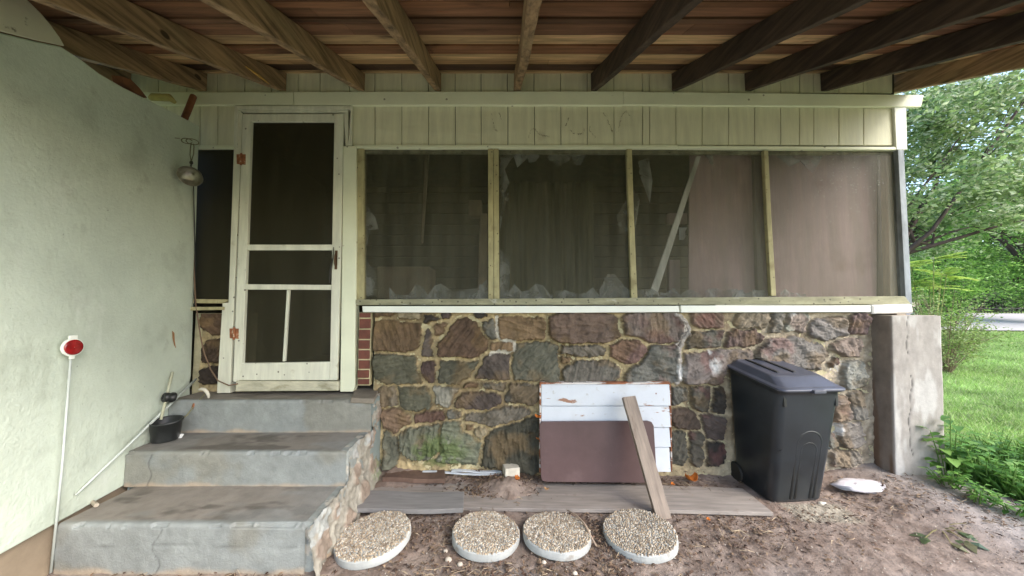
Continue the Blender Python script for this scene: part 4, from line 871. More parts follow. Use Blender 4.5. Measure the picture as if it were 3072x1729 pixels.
# ================================================================== REFLECTOR STAKE, POLES, POT
rs = empty('reflector_stake', tuple(wz(128*K, 1441*K, .01)), 'white driveway stake with round red reflector leaning on the green wall', 'reflector stake')
p0 = Vector(rs.location); p1 = lw(178*K, 900*K, .030); rl = lambda p: Vector(p)-Vector(rs.location)
mb = MB(); mb.tube([rl(p0), rl(p0.lerp(p1, .5)+Vector((.012, -.004, 0))), rl(p1)], [.0055, .005, .0045], 8); mb.build('rod', m_rod, rs, smooth=True)
pc = lw(182*K, 874*K, .034); nrm = (Vector((0, -D, H))-pc); nrm = (nrm.normalized()*.35+LN).normalized()
Mt = nrm.to_track_quat('Z', 'Y').to_matrix().to_4x4(); Mt.translation = rl(pc)
mb = MB(); mb.lathe([(.001, -.006), (.0405, -.006), (.043, -.003), (.043, .003), (.041, .006), (.001, .006)], 36, Mt); mb.box(-.016, .016, .036, .056, -.005, .005, mat=Mt).box(-.009, .009, -.055, -.038, -.004, .004, mat=Mt); mb.build('holder', m_white, rs, bev=.001)
mb = MB(); mb.lathe([(.036, .006), (.036, .0095), (.030, .011), (.001, .0115)], 36, Mt); mb.build('red_lens', m_red, rs, smooth=True)

p0 = lw(190*K, 1246*K, .012); p1 = lw(493*K, 954*K, .045)
mb = MB(); mb.tube([p0, p0.lerp(p1, .33)+Vector((0, 0, -.006)), p0.lerp(p1, .66)+Vector((0, 0, -.004)), p1], [.004, .007, .008, .008], 10)
tag(mb.build('long_pole', m_rod, smooth=True), 'long thin white pole lying diagonally along the wall above the steps', 'pole')
p0 = lw(405*K, 1056*K, .05); p1 = lw(434*K, 936*K, .02)
mb = MB(); mb.tube([p0, p1], .0075, 8); tag(mb.build('short_stick', M('cream_stick', (.5, .5, .36), .1), smooth=True), 'short cream stick standing behind the black pot against the wall', 'stick')
c = lw(426*K, 1000*K, .05); mt = Matrix.Translation(c) @ Matrix.Rotation(R(75), 4, 'X') @ Matrix.Rotation(R(-25), 4, 'Y')
mb = MB(); mb.lathe([(.012, -.03), (.027, -.03), (.032, -.022), (.032, -.008), (.026, 0), (.030, .01), (.030, .026), (.024, .032), (.012, .032), (.012, -.03)], 24, mt)
tag(mb.build('hose_nozzle', m_black, smooth=True), 'black ribbed plastic spool wedged behind the long white pole', 'spool')
# pot
pb = wz(412*K, 1108*K, .416); pot = empty('plant_pot', (pb.x, pb.y+.01, .416), 'black plastic plant pot on the middle step, crushed at the rim', 'plant pot')
prof = [(.001, .004), (.080, 0), (.084, .004), (.096, .118), (.104, .119), (.105, .130), (.100, .133), (.095, .128), (.082, .012), (.001, .010)]
mb = MB(); mb.lathe(prof, 40); mb.v = [(x*(1+.10*z/.13)*1.02, y*(1-.16*z/.13), z+.010*math.sin(math.atan2(y, x)+.3)*(z/.13)) for x, y, z in mb.v]; mb.v = [(x*.78, y*.80, z*.92) for x, y, z in mb.v]; mb.build('pot_shell', m_black, pot, smooth=True)
a = Vector((pb.x+.03, pb.y+.02, .50)); b_ = wz(488*K, 1021*K, .60); b_ = Vector((wy(488*K, 1021*K, -.20)[0], -.20, wy(488*K, 1021*K, -.20)[1])); e_ = Vector((wy(517*K, 990*K, -.17)[0], -.17, wy(517*K, 990*K, -.17)[1]))
hk = empty('hook_tool', tuple(a), 'rusty thin rod with curved white hook handle sticking out of the pot', 'tool')
h0 = Vector(hk.location)
mb = MB(); mb.tube([a-h0, a.lerp(b_, .6)+Vector((.01, 0, -.012))-h0, b_-h0, e_-h0], [.005, .004, .004, .0035], 6); mb.build('rod', m_wire, hk, smooth=True)
mb = MB(); mb.tube([b_-h0+Vector((-.006, -.004, -.02)), b_-h0, b_-h0+Vector((.004, -.004, .018))], [.006, .012, .006], 7); mb.build('clasp', m_stick, hk, smooth=True)
P = [Vector((wy(u*K, v*K, -.17)[0], -.17, wy(u*K, v*K, -.17)[1]))-h0 for u, v in ((500, 981), (506, 979), (514, 980), (521, 987), (525, 996), (525, 1002))]
mb = MB(); mb.tube(P, [.006, .009, .011, .011, .009, .006], 8); mb.build('handle', m_block, hk, smooth=True)
c = wz(452*K, 1098*K, .425); mb = MB(); mat = Matrix.Translation(c) @ Matrix.Rotation(R(25), 4, 'Z') @ Matrix.Rotation(R(35), 4, 'X'); mb.prism([mat @ Vector(p) for p in ((-.016, -.012, 0), (.014, -.014, 0), (.018, .010, 0), (-.008, .016, 0))], (0, 0, .004))
tag(mb.build('paper_scrap', M('white_scrap', (.75, .75, .72)), bev=0), 'small white torn scrap right beside the black pot', 'scrap')
# sticks on bottom tread
c = wz(235*K, 1268*K, .232); mb = MB(); mb.tube([c+Vector((-.05, .03, 0)), c+Vector((.04, -.02, .004))], [.008, .011], 7); tag(mb.build('wood_chip', M('pale_wood', (.42, .36, .28)), bev=.002), 'pale wood chip on the left end of the bottom step', 'wood chip')

# ================================================================== CLAMP LAMP AND CABLES
lc = lw(478*K, 444*K, .11); lamp = empty('clamp_lamp', tuple(lc), 'old aluminium clamp lamp with bowl reflector hanging at the green wall edge', 'lamp')
aim = Vector((.28, -.62, -.55)).normalized(); Mt = (-aim).to_track_quat('Z', 'Y').to_matrix().to_4x4()
rprof = [(q_[0]*.76, q_[1]*.76) for q_ in [(.090, 0), (.0915, .002), (.089, .006), (.083, .022), (.070, .042), (.050, .058), (.026, .067), (.001, .070), (.001, .064), (.024, .062), (.048, .055), (.067, .039), (.080, .020), (.087, .003), (.090, 0)]]
mb = MB(); mb.lathe(rprof, 48, Mt); mb.build('reflector', m_steel, lamp, smooth=True)
mb = MB(); mb.lathe([(.001, .0535), (.021, .0535), (.020, .060), (.017, .088), (.011, .094), (.001, .094)], 24, Mt); mb.build('socket', m_rubber, lamp, smooth=True)
g = lambda u, v, off=.09: lw(u*K, v*K, off)-lc
tp = [g(484, 405), g(482, 420)]
mb = MB(); mb.lathe([(.001, -.012), (.009, -.008), (.011, 0), (.008, .012), (.001, .014)], 12, Matrix.Translation(g(481, 410))); mb.tube([g(481, 412), g(480, 422)], .005, 6); mb.build('knuckle', m_rubber, lamp, smooth=True)
mb = MB(); mb.tube([g(481, 407), g(478, 390), g(479, 372), g(481, 362)], .0028, 6); mb.tube([g(481, 407), g(487, 388), g(488, 370), g(487, 362)], .0028, 6)
lp1 = [g(470+14*math.cos(a)-0*1, 355+6.5*math.sin(a)+2*math.cos(a)) for a in np.linspace(.4, 6.0, 20)]
lp2 = [g(484+16*math.cos(a), 357+7*math.sin(a)+3*math.cos(a)) for a in np.linspace(0, 6.28, 24)]
mb.tube(lp1, .003, 6).tube(lp2, .003, 6); mb.tube([g(440, 347.5, .004), g(452, 348.5, .004)], .0025, 5); mb.build('clamp_wire', m_wire, lamp, smooth=True)
cord = [g(485, 430), g(487, 470, .012), g(488, 520, .012), g(490, 600, .012), g(491, 700, .012), g(489, 768, .012)]
mb = MB(); mb.tube(cord, .0035, 6); mb.build('cord', m_rubber, lamp, smooth=True)
def yp(u, v, y): x, z = wy(u*K, v*K, y); return Vector((x, y, z))
P = [yp(490, 640, -.03), yp(489, 700, -.035), yp(492, 760, -.04), yp(505, 850, -.05), yp(514, 890, -.05), yp(530, 930, -.06), yp(548, 958, -.06), yp(575, 970, -.065), yp(598, 966, -.055)]
mb = MB(); mb.tube(P, .0045, 7); tag(mb.build('cable', m_cable, smooth=True), 'brown cable drooping beside the alcove and across the foot of the door casing', 'cable')

# ================================================================== SMALL THINGS ON THE GROUND
def blob(name, c, r, sc3, mat, label, cat, seed, n=9, m=14, amp=.35):
    rs_ = np.random.default_rng(seed); mb = MB(); vs = [(0, 0, r)]; 
    for i in range(1, n):
        for j in range(m):
            th_ = math.pi*i/n; ph = 2*math.pi*j/m; q_ = r*(1+amp*(rs_.random()-.5)); vs.append((q_*math.sin(th_)*math.cos(ph), q_*math.sin(th_)*math.sin(ph), q_*math.cos(th_)))
    vs.append((0, 0, -r)); fs = [(0, 1+j, 1+(j+1) % m) for j in range(m)]
    for i in range(n-2):
        for j in range(m): fs.append((1+i*m+j, 1+(i+1)*m+j, 1+(i+1)*m+(j+1) % m, 1+i*m+(j+1) % m))
    e = len(vs)-1; fs += [(e, 1+(n-2)*m+(j+1) % m, 1+(n-2)*m+j) for j in range(m)]
    vs = [(x*sc3[0]+c[0], y*sc3[1]+c[1], z*sc3[2]+c[2]) for x, y, z in vs]; mb.add(vs, fs); o = mb.build(name, mat, smooth=True)
    return tag(o, label, cat)
c = wz(2158*K, 1190*K, .03)
c.y = -.19; c.x = wy(2160*K, 1190*K, -.19)[0]
blob('white_slab', (c.x, c.y, float(gz(c.x, c.y))+.012), .15, (1.12, .55, .16), M('chalky_white', (.66, .62, .63), .08, 12, bump=.4), 'flat chalky white slab on the dirt left of the concrete pier', 'stone slab', 5, amp=.42)
for i, (u, v, r_) in enumerate(((1345, 1682, .017), (1380, 1696, .014), (1337, 1656, .012), (1632, 1690, .012), (1725, 1723, .012))):
    c = wz(u, v, .006); blob('pebble', (c.x, c.y, .010), r_, (1, .8, .7), M('pale_pebble', (.50, .44, .36)), ['larger pale pebble in the dirt between the two left round stones', 'pale pebble in the dirt just right of the larger pebble', 'small pale pebble just above the larger pebble', 'pale pebble in the dirt below the third round stone', 'tiny pale pebble at the bottom edge right of the third round stone'][i], 'pebble', 40+i, amp=.12)
c = wz(2470, 1520, .01); blob('white_shard', (c.x+.02, c.y+.03, .012), .022, (1.2, .7, .4), m_block, 'small white shard beside the right foot of the bin', 'shard', 9)
# orange dried leaves / fungus scraps, each one a curled flake
random.seed(5)
def curl_leaf(name, c, size, mat, label, cat='leaf', ang=None, arc=2.4):
    mb = MB(); n = 7; a0 = random.uniform(0, 6.28) if ang is None else ang; vs = []; fs = []
    for i in range(n):
        t_ = i/(n-1); wdt = size*.42*math.sin(math.pi*(.12+.8*t_)); q_ = (t_-.5)*arc
        x = size*.55*math.sin(q_); z = size*.55*(1-math.cos(q_))+.004
        for s_ in (-1, 0, 1): vs.append((x, s_*wdt, z+abs(s_)*size*.12))
    for i in range(n-1):
        for j in range(2): fs.append((i*3+j, i*3+j+1, i*3+4+j, i*3+3+j))
    vs = [(c[0]+x*math.cos(a0)-y*math.sin(a0), c[1]+x*math.sin(a0)+y*math.cos(a0), c[2]+z) for x, y, z in vs]; mb.add(vs, fs)
    o = mb.build(name, mat); sd_ = o.modifiers.new('thick', 'SOLIDIFY'); sd_.thickness = .002; return tag(o, label, cat)
m_tanl = M('tan_leaf', (.45, .27, .13), .2, 20)
c = wz(1015*K, 1182*K, .06); curl_leaf('dried_leaf', c, .075, m_tanl, 'large tan dried leaf on the rotten board by the steps')
c = wz(1740*K, 1211*K, .04); curl_leaf('orange_peel', c, .075, m_orange, 'curled orange peel on the dirt right of the white panel foot', 'peel', .3, 3.2)
c = wz(1693*K, 1222*K, .04); curl_leaf('orange_leaf', c, .03, m_orange, 'small orange leaf on the plank right beside the stud')
c = wz(1300*K, 1189*K, .07); curl_leaf('orange_leaf', (c.x, -.13, .07), .045, m_orange, 'orange leaf leaning on the front of the white block')
c = wz(1375*K, 1236*K, .04); curl_leaf('orange_leaf', wz(1375*K, 1234*K, .05), .03, m_tanl, 'tiny tan leaf on the long plank below the maroon board')
c = wz(2126*K, 1558*K if 0 else 1312*K, .01); curl_leaf('orange_leaf', wz(1783*K, 1311*K, .01), .025, m_orange, 'small orange leaf on the dirt in front of the long plank')
xx, z2_ = wy(1354*K, 1045*K, -.09); curl_leaf('orange_leaf', (xx, -.09, z2_-.02), .045, m_orange, 'upper orange leaf caught behind the left edge of the white panel')
xx, z2_ = wy(1355*K, 1100*K, -.09); curl_leaf('orange_leaf', (xx, -.09, z2_-.02), .035, m_orange, 'lower orange leaf caught behind the left edge of the white panel')
# leaf litter, straw and twigs: too many to count
def litter(N, fn, pal, lmin, lmax, wmin, wmax, name):
    V = np.zeros((N, 6, 3)); C = np.zeros((N, 6, 3)); k_ = 0
    while k_ < N:
        x, y = fn()
        a = rng.uniform(0, 6.28); l = rng.uniform(lmin, lmax); w = rng.uniform(wmin, wmax); cu = rng.uniform(-.6, .6); up = rng.uniform(0, .5)*l
        z = float(gz(x, y))+.004+(.05*math.exp(-(((x-.04)/.2)**2+((y+.10)/.13)**2)))+(.03 if y > -.02 else 0)
        for j, t_ in enumerate((-.5, 0, .5)):
            dx, dy = math.cos(a+cu*t_), math.sin(a+cu*t_); nx_, ny_ = -dy, dx; ww = w*(1-abs(t_)*1.2)
            V[k_, j*2] = (x+dx*l*t_+nx_*ww, y+dy*l*t_+ny_*ww, z+up*(.25-t_*t_)*2+rng.uniform(0, .006)); V[k_, j*2+1] = (x+dx*l*t_-nx_*ww, y+dy*l*t_-ny_*ww, z+up*(.25-t_*t_)*2+rng.uniform(0, .006))
        C[k_] = np.array(pal[rng.integers(0, len(pal))])*rng.uniform(.6, 1.3); k_ += 1
    b = np.arange(N)[:, None]*6; Q = np.concatenate([b+np.array([[0, 1, 3, 2]]), b+np.array([[2, 3, 5, 4]])])
    o = raw_mesh(name, V.reshape(-1, 3), Q, np.clip(C.reshape(-1, 3), 0, .9), m_litter); return o
pal = [s2l((112, 92, 76)), s2l((92, 72, 60)), s2l((140, 120, 98)), s2l((76, 60, 52)), s2l((126, 104, 84))]
spots_ = [(-.35, -.55, .12, .16), (-.40, -.32, .12, .05), (-.20, -.24, .12, .04), (.10, -.30, .2, .05), (.52, -.62, .07, .14), (.3, -.88, .35, .05), (1.1, -.62, .3, .14), (.02, -.10, .12, .06), (-.70, .0, .14, .08), (1.2, -.14, .2, .07), (2.35, -.28, .25, .12), (2.9, -.5, .3, .18), (-.15, -.9, .3, .06), (1.5, -.5, .3, .1), (-.3, .0, .3, .05), (-.97, -.93, .3, .03), (-1.6, -.93, .5, .03), (.45, -.02, .3, .04)]
def fn():
    cx, cy, sx, sy = spots_[rng.integers(0, len(spots_))]
    while True:
        x, y = cx+rng.normal()*sx, cy+rng.normal()*sy
        if y < .02: return x, y
lit = litter(5200, fn, pal, .008, .035, .002, .007, 'leaf_litter'); tag(lit, 'brown leaf litter and crumbs scattered over the dirt', 'leaf litter', kind='stuff')
pal2 = [s2l((150, 132, 110)), s2l((130, 112, 92)), s2l((170, 152, 126)), s2l((105, 86, 70))]
stw = litter(1100, fn, pal2, .03, .11, .0007, .0016, 'dry_straw'); tag(stw, 'dry straw and thin roots strewn over the dirt', 'straw', kind='stuff')
def fn2():
    return rng.uniform(-1.2, 3.2), rng.uniform(-1.6, -.3)
gr_ = litter(5200, fn2, [s2l((150, 138, 126)), s2l((128, 112, 98)), s2l((175, 165, 152)), s2l((112, 96, 84))], .004, .011, .002, .004, 'gravel'); tag(gr_, 'fine gravel and crumbs over the packed ground', 'gravel', kind='stuff')
# dried stem on third stone
P = [wz(1700*K/K, 1530, .06), wz(1728, 1545, .062), wz(1752, 1570, .058), wz(1770, 1605, .045), wz(1790, 1640, .02)]
mb = MB(); mb.tube(P, [.003, .005, .006, .005, .003], 6); tag(mb.build('dry_twig', M('dried_stem_brown', (.36, .27, .20)), smooth=True), 'curved dried stem lying over the edge of the third round stone', 'twig')

# ================================================================== PLANTS
def leaves(name, cen, size, cols, mat, parent=None, flat=.0, asp=.5, wob=1.):
    """cen (N,3): one pointed leaf (two tris folded) at each centre"""
    N = len(cen); d = rng.normal(size=(N, 3)); d[:, 2] = d[:, 2]*.5*wob-.15; d /= np.linalg.norm(d, axis=1)[:, None]
    u = rng.normal(size=(N, 3)); u[:, 2] += flat; u -= (u*d).sum(1)[:, None]*d; u /= np.linalg.norm(u, axis=1)[:, None]
    s_ = np.cross(d, u); sz = (size*rng.uniform(.6, 1.3, N))[:, None]
    V = np.stack([cen-d*sz*.5, cen+s_*sz*asp*.5+u*sz*.08, cen+d*sz*.5, cen-s_*sz*asp*.5+u*sz*.08], 1)
    C = np.array(cols)[rng.integers(0, len(cols), N)]*rng.uniform(.7, 1.3, (N, 1)); C = np.repeat(C[:, None], 4, 1)
    Q = np.arange(N*4).reshape(N, 4)
    return raw_mesh(name, V.reshape(-1, 3), Q, np.clip(C.reshape(-1, 3), 0, .9), mat, parent)
def crown_pts(N, ncl, ctr, rad, cr, shell=.55):
    d = rng.normal(size=(ncl, 3)); d /= np.linalg.norm(d, axis=1)[:, None]; q_ = (shell+(1-shell)*rng.random(ncl))[:, None]
    cl = np.array(ctr)+d*q_*np.array(rad); k_ = rng.integers(0, ncl, N); s_ = rng.uniform(.5, 1.2, ncl)[k_][:, None]
    g_ = rng.normal(size=(N, 3))*np.array((1, 1, .55))*cr*s_
    return cl[k_]+g_, cl
def tree(label, base, h, ctr, rad, N, ncl, cr, leaf, cols, grp='trees beyond the lawn', limbs=14, tr=.16, shell=.55, name='leafy_tree'):
    o = empty(name, base, label, 'tree', grp); b = Vector(base); c = Vector(ctr)
    pts, cl = crown_pts(N, ncl, (c-b), rad, cr, shell)
    mb = MB(); top = (c-b)*.75; mid = top*.45+Vector((rng.uniform(-.3, .3), rng.uniform(-.3, .3), 0))
    mb.tube([Vector((0, 0, -.2)), mid*.5, mid, top], [tr*1.3, tr, tr*.8, tr*.35], 9)
    for i in range(limbs):
        t_ = Vector(cl[rng.integers(0, len(cl))]); s0 = mid.lerp(top, rng.random()*.7); m1 = s0.lerp(t_, .5)+Vector((rng.normal()*.3, rng.normal()*.3, rng.normal()*.3))
        mb.tube([s0, s0.lerp(m1, .5)+Vector((rng.normal()*.12, 0, rng.normal()*.12)), m1, t_], [tr*.5, tr*.36, tr*.26, tr*.08], 6)
        for _ in range(3):
            t2 = t_+Vector((rng.normal()*.7, rng.normal()*.7, rng.normal()*.5)); mb.tube([m1.lerp(t_, rng.random()*.6), t2], [tr*.12, tr*.03], 4)
    mb.build('trunk', m_bark, o, smooth=True)
    leaves('crown', pts, leaf, cols, m_leafL, o)
    return o
g1 = [(.26, .37, .14), (.33, .44, .19), (.16, .26, .10), (.50, .56, .36)]
g2 = [(.15, .31, .05), (.21, .40, .075), (.09, .20, .04), (.28, .47, .11)]
g3 = [(.04, .08, .025), (.06, .11, .03), (.03, .06, .02)]
def at(u, v, Yd): r = ray(u*K, v*K); t_ = Yd/r[1]; return Vector((r[0]*t_, Yd-D, H+r[2]*t_))
b0_ = at(2170, 800, 8.8); zg = float(gz(b0_.x, b0_.y))
tree('pale green tree with dark spreading limbs just right of the porch corner', (b0_.x, b0_.y, zg), 8, (b0_.x+3.0, b0_.y+.4, 5.4), (4.0, 2.4, 3.3), 34000, 150, .33, .13, g1, limbs=11, tr=.13, shell=.35)
b1_ = at(2545, 800, 13.5); zg = float(gz(b1_.x, b1_.y))
tree('bright green bushy tree at the far right edge above the fence', (b1_.x+1, b1_.y, zg), 8, (b1_.x+1, b1_.y, 4.6), (4.0, 2.6, 3.7), 30000, 170, .42, .13, g2, limbs=14, tr=.18, shell=.5)
for i, (u, Yd, zc, r_, lab) in enumerate(((2330, 19, 4.5, 4.2, 'dark tree behind the sumac sapling at the lawn edge'), (2420, 24, 6.5, 6.0, 'tall dark tree behind the gap between the two nearer trees'), (2500, 22, 5.0, 4.5, 'dark low tree behind the iron fence'), (2620, 21, 5.5, 5.0, 'dark tree at the right picture edge behind the bright green one'))):
    p = at(u, 780, Yd); tree(lab, (p.x, p.y, float(gz(p.x, p.y))), 8, (p.x, p.y, zc), (r_, r_*.7, zc-.9), 12000, 90, .6, .22, g3, limbs=6, tr=.2, shell=.4)
# bright lower branch of the pale tree / shrub layer
p = at(2390, 700, 12.5); o = empty('green_shrub', (p.x, p.y, float(gz(p.x, p.y))), 'mid green rounded shrub behind the sumac sapling', 'shrub')
pts, cl = crown_pts(9000, 60, (0, 0, 1.6), (2.0, 1.2, 1.5), .28, .4); leaves('foliage', pts, .11, g2, m_leafL, o)
mb = MB()
for c_ in cl[:14]: mb.tube([(0, 0, -.1), Vector(c_)*.5+Vector((.1, 0, 0)), Vector(c_)], [.03, .018, .006], 5)
mb.build('stems', m_bark, o)
# sumac sapling with pinnate leaves
p = at(2330, 800, 6.6); zg = float(gz(p.x, p.y)); sap = empty('sumac_sapling', (p.x, p.y, zg), 'yellow green sumac sapling with feathery leaves by the porch corner', 'sapling')
mb = MB(); C = []; tops = []
for i in range(7):
    a = rng.uniform(0, 6.28); t_ = Vector((math.cos(a)*rng.uniform(.1, .45), math.sin(a)*.25, rng.uniform(.9, 1.55))); t_.z += .55; t_.x += .12; tops.append(t_); mb.tube([(0, 0, -.05), t_*.5+Vector((.03, 0, 0)), t_], [.016, .012, .006], 6)
for t_ in tops:
    for j in range(6):
        a = rng.uniform(0, 6.28); e_ = Vector((math.cos(a), math.sin(a), rng.uniform(-.1, .9))).normalized(); L_ = rng.uniform(.28, .42); P = [t_+e_*L_*s_+Vector((0, 0, -.22*L_*s_*s_)) for s_ in (0, .33, .66, 1)]
        mb.tube(P, .0025, 4)
        sd_ = e_.cross(Vector((0, 0, 1))).normalized()
        for s_ in np.linspace(.2, 1, 9):
            q0 = t_+e_*L_*s_+Vector((0, 0, -.22*L_*s_*s_))
            for sg in (-1, 1): C.append((q0, (sd_*sg+e_*.45+Vector((0, 0, -.25))).normalized()))
mb.build('stems', M('green_stem', (.20, .22, .07)), sap, smooth=True)
V = []; Q = []; Cl = []
for q0, dd in C:
    b = len(V); l = rng.uniform(.08, .12); n_ = dd.cross(Vector((0, 0, 1))).normalized()*l*.30; V += [q0, q0+dd*l*.45+n_, q0+dd*l, q0+dd*l*.45-n_]; Q.append((b, b+1, b+2, b+3)); Cl += [np.array((.50, .64, .14))*rng.uniform(.75, 1.2)]*4
raw_mesh('leaflets', np.array([tuple(v) for v in V]), np.array(Q), np.clip(np.array(Cl), 0, .9), m_leafL, sap)
# twiggy bush below
p = at(2375, 820, 6.0); zg = float(gz(p.x, p.y)); tb = empty('twiggy_bush', (p.x, p.y, zg), 'sparse twiggy bush with small leaves below the sumac sapling', 'bush')
mb = MB(); cen = []
for i in range(60):
    a = rng.uniform(0, 6.28); rr2 = rng.uniform(.2, 1.)**.7*.85; t_ = Vector((math.cos(a)*rr2, math.sin(a)*rr2*.5, rng.uniform(.2, 1.5))); m1 = t_*.55+Vector((0, 0, .12)); mb.tube([(0, 0, -.04), m1*.5, m1, t_], [.009, .006, .004, .0015], 4)
    for j in range(4):
        t2 = m1.lerp(t_, rng.random())+Vector((rng.normal()*.12, rng.normal()*.08, rng.normal()*.10)); mb.tube([m1.lerp(t_, .4), t2], [.003, .001], 3)
        for _ in range(int(34*(1.85-t_.z)*(1.3-rr2))): cen.append(t2+Vector((rng.normal()*.07, rng.normal()*.07, rng.normal()*.06)))
mb.build('twigs', M('tan_twig', (.20, .16, .10)), tb)
leaves('foliage', np.array([tuple(c_) for c_ in cen]), .045, [(.24, .33, .09), (.32, .40, .14), (.16, .25, .06)], m_leafL, tb)
for u, lab in ((2395, 'added dark bush standing in for shade left of the iron fence'), (2475, 'added dark bush standing in for shade behind the middle of the iron fence'), (2560, 'added dark bush standing in for shade behind the right end of the iron fence')):  # dark bushes added in place of the shade under the far trees
    p = at(u, 770, 19.5); hb = empty('shade_bush', (p.x, p.y, float(gz(p.x, p.y))), lab, 'bush', 'added dark bushes standing in for shade behind the fence')
    pts, cl = crown_pts(5000, 40, (0, 0, 1.0), (1.9, 1.0, 1.1), .35, .3); leaves('foliage', pts, .16, g3, m_leafL, hb)
    mb = MB()
    for c_ in cl[:8]: mb.tube([(0, 0, -.1), Vector(c_)*.5, Vector(c_)], [.03, .02, .008], 5)
    mb.build('stems', m_bark, hb)
# iron fence far right
fe = empty('iron_fence', tuple(at(2450, 780, 18)), 'low black iron picket fence in the shade of the far trees', 'fence'); f0_ = Vector(fe.location); f0_.z = float(gz(f0_.x, f0_.y)); fe.location = f0_
mb = MB()
for i in range(60): mb.box(-2+i*.16, -1.98+i*.16, 0, .02, -.1, 1.15)
for z in (.25, 1.0): mb.box(-2, 7.6, -.008, .028, z, z+.04)
mb.build('pickets', m_iron, fe)

# grass
def blades(name, P, hmin, hmax, w, cols, label, cat):
    N = len(P); a = rng.uniform(0, 6.28, N); h = rng.uniform(hmin, hmax, N); b = rng.uniform(.1, .7, N)*h; a2 = rng.uniform(0, 6.28, N)
    dx, dy = np.cos(a)*w/2, np.sin(a)*w/2; bx_, by_ = np.cos(a2)*b, np.sin(a2)*b; z = gz(P[:, 0], P[:, 1])-.012
    V = np.stack([np.stack([P[:, 0]-dx, P[:, 1]-dy, z], -1), np.stack([P[:, 0]+dx, P[:, 1]+dy, z], -1), np.stack([P[:, 0]+bx_*.4+dx*.6, P[:, 1]+by_*.4+dy*.6, z+h*.6], -1), np.stack([P[:, 0]+bx_, P[:, 1]+by_, z+h], -1)], 1)
    C = np.array(cols)[rng.integers(0, len(cols), N)]*rng.uniform(.7, 1.3, (N, 1)); C = np.repeat(C[:, None], 4, 1)
    o = raw_mesh(name, V.reshape(-1, 3), np.arange(4*N).reshape(N, 4), np.clip(C.reshape(-1, 3), 0, .9), m_grass); return tag(o, label, cat, kind='stuff')
N = 150000; Yd = 1.0+10.6*rng.random(N)**.8; rt = rng.uniform(1.05, 1.85, N); P = np.stack([Yd*rt, Yd-D], 1)
P = P[(P[:, 0] > 3.22+.28*np.clip(-P[:, 1], -.2, 2)) & (P[:, 1] < 8.4)]
blades('grass', P, .03, .085, .008, [(.34, .50, .15), (.40, .56, .19), (.46, .54, .26), (.28, .43, .12)], 'bright green mown lawn grass right of the pier', 'grass')
# weeds at the lower right
def weed(label, x, y, n, h, sp, leaf, cols, name='leafy_weed', stemc=(.12, .22, .05)):
    z = float(gz(x, y)); o = empty(name, (x, y, z), label, 'weed', 'broad leaved weeds by the pier'); mb = MB(); V = []; Q = []; Cc_ = []
    for i in range(n):
        a = rng.uniform(0, 6.28); rr2 = sp*math.sqrt(rng.random()); hh_ = h*rng.uniform(.5, 1.1); t_ = Vector((math.cos(a)*rr2, math.sin(a)*rr2, hh_)); b = Vector((t_.x*.4, t_.y*.4, -.01)); mb.tube([b, b.lerp(t_, .6)+Vector((0, 0, hh_*.1)), t_], [.0035, .003, .0015], 4)
        nl = 6
        for j in range(nl):
            s_ = .35+.65*j/(nl-1); q0 = b.lerp(t_, s_); aa = j*2.4+a; l = leaf*rng.uniform(.7, 1.2)*(1.1-.3*s_)
            dd = Vector((math.cos(aa), math.sin(aa), rng.uniform(.0, .5))).normalized(); sd2 = dd.cross(Vector((0, 0, 1))).normalized(); dr = Vector((0, 0, -.25*l)); k0 = len(V); w_ = l*.24
            V += [q0, q0+dd*l*.35+sd2*w_+Vector((0, 0, .06*l)), q0+dd*l*.35, q0+dd*l*.35-sd2*w_+Vector((0, 0, .06*l)), q0+dd*l*.72+sd2*w_*.7+dr*.3, q0+dd*l*.72+dr*.4, q0+dd*l*.72-sd2*w_*.7+dr*.3, q0+dd*l+dr]
            Q += [(k0, k0+1, k0+2, k0+2), (k0, k0+2, k0+3, k0+3), (k0+1, k0+4, k0+5, k0+2), (k0+2, k0+5, k0+6, k0+3), (k0+4, k0+7, k0+5, k0+5), (k0+5, k0+7, k0+6, k0+6)]
            c_ = np.array(cols[rng.integers(0, len(cols))])*rng.uniform(.75, 1.25); Cc_ += [c_]*8
    mb.build('stems', M('weed_stem', stemc), o)
    Vn = np.array([tuple(v) for v in V]); T = []
    for f in Q:
        T.append(f[:3]); 
        if f[3] != f[2]: T.append((f[0], f[2], f[3]))
    raw_mesh('leaves', Vn, np.array(T), np.clip(np.array(Cc_), 0, .9), m_leafL, o, smooth=True)
    return o
wc = [(.13, .30, .055), (.18, .37, .07), (.09, .22, .045), (.26, .44, .11)]
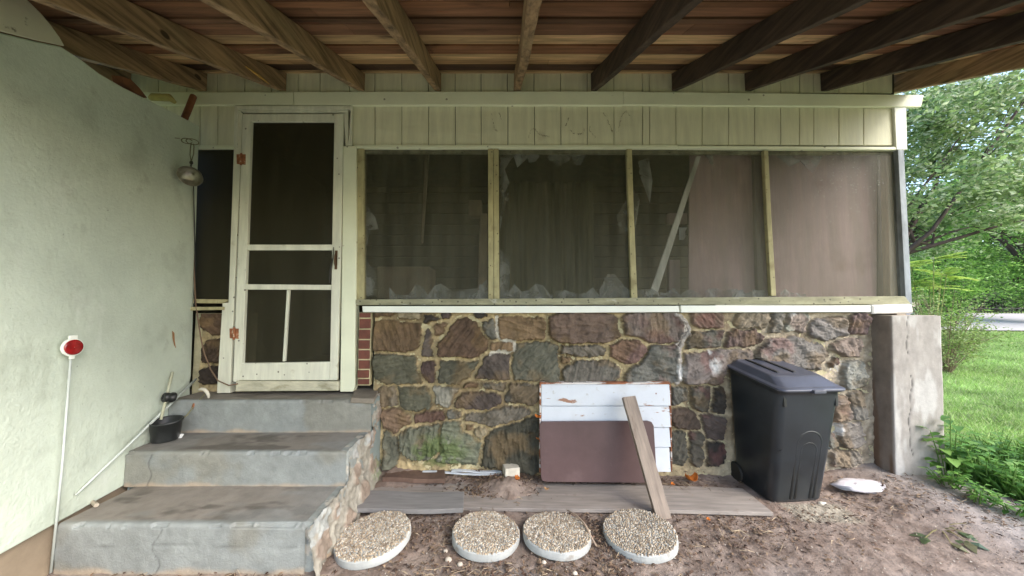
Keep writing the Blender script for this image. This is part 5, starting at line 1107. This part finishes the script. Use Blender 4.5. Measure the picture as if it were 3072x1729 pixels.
W = [(2392, 1238, 11, .42, .13, .12, 'tallest broad leaved weed growing against the right side of the pier'), (2420, 1220, 12, .25, .13, .075, 'leafy weed clump just right of the tallest weed'), (2395, 1262, 12, .12, .12, .06, 'low weed clump nearest the bare dirt below the pier'),
     (2480, 1255, 14, .22, .15, .07, 'leafy weed clump in the middle of the weed patch'), (2545, 1275, 14, .2, .15, .07, 'leafy weed clump at the right edge of the picture'), (2500, 1205, 12, .22, .15, .07, 'weed clump at the back bordering the lawn'), (2570, 1225, 12, .22, .16, .07, 'weed clump at the far right bordering the lawn'), (2450, 1180, 8, .15, .12, .07, 'thin weed clump in the lawn edge behind the patch'), (2460, 1300, 10, .09, .12, .055, 'low sprawling weed at the front edge of the patch'), (2545, 1318, 10, .08, .12, .055, 'flat weed at the front right edge of the patch')]
for u, v, n, h, sp_, lf, lab in W:
    p = wz(u*K, v*K, 0); weed(lab, p.x, p.y, n, h, sp_, lf, wc)
N = 9000; P = []
while len(P) < N:
    u = rng.uniform(2330, 2680); v = 1180+rng.uniform(0, 150)+(0 if u > 2400 else (2400-u)*-.3)
    if v > 1205+(u-2330)*.52: continue
    p = wz(u*K, v*K, 0); P.append((p.x, p.y))
P = np.array(P); P = P[P[:, 0] > px1+.03]
blades('weed_grass', P, .04, .12, .007, [(.09, .22, .03), (.14, .30, .05), (.07, .16, .03)], 'darker tall grass growing among the weeds', 'grass')
# uprooted wilted plant
p = wz(2365*K, 1340*K, .0); o = empty('wilted_plant', (p.x, p.y, .0), 'uprooted wilted plant lying on the dirt in front of the weeds', 'plant')
mb = MB(); cen = []
V = []; T = []; Cw = []
for i in range(22):
    a = rng.uniform(-2.6, 1.4); L_ = rng.uniform(.08, .2); t_ = Vector((math.cos(a)*L_*1.3, math.sin(a)*L_*.7, rng.uniform(.01, .05))); mb.tube([(0, 0, .02), t_*.5+Vector((0, 0, .02)), t_], [.003, .0025, .0015], 4)
    for j in range(3):
        q0 = t_*rng.uniform(.5, 1); aa = a+rng.normal()*.7; l = rng.uniform(.07, .12); dd = Vector((math.cos(aa), math.sin(aa)*.8, -.15)); sd2 = Vector((-dd.y, dd.x, 0)).normalized(); b = len(V); V += [q0, q0+dd*l*.5+sd2*l*.22+Vector((0, 0, .012)), q0+dd*l*.5-sd2*l*.22+Vector((0, 0, .006)), q0+dd*l-Vector((0, 0, .0))]; T += [(b, b+1, b+2), (b+1, b+3, b+2)]; Cw += [np.array([(.10, .16, .10), (.14, .20, .09), (.20, .20, .10)][rng.integers(0, 3)])*rng.uniform(.8, 1.2)]*4
mb.build('stems', M('wilted_stem', (.25, .22, .10)), o); Vn = np.array([tuple(v) for v in V]); Vn[:, 2] = np.maximum(Vn[:, 2], .008)
raw_mesh('leaves', Vn, np.array(T), np.array(Cw), m_leafL, o)
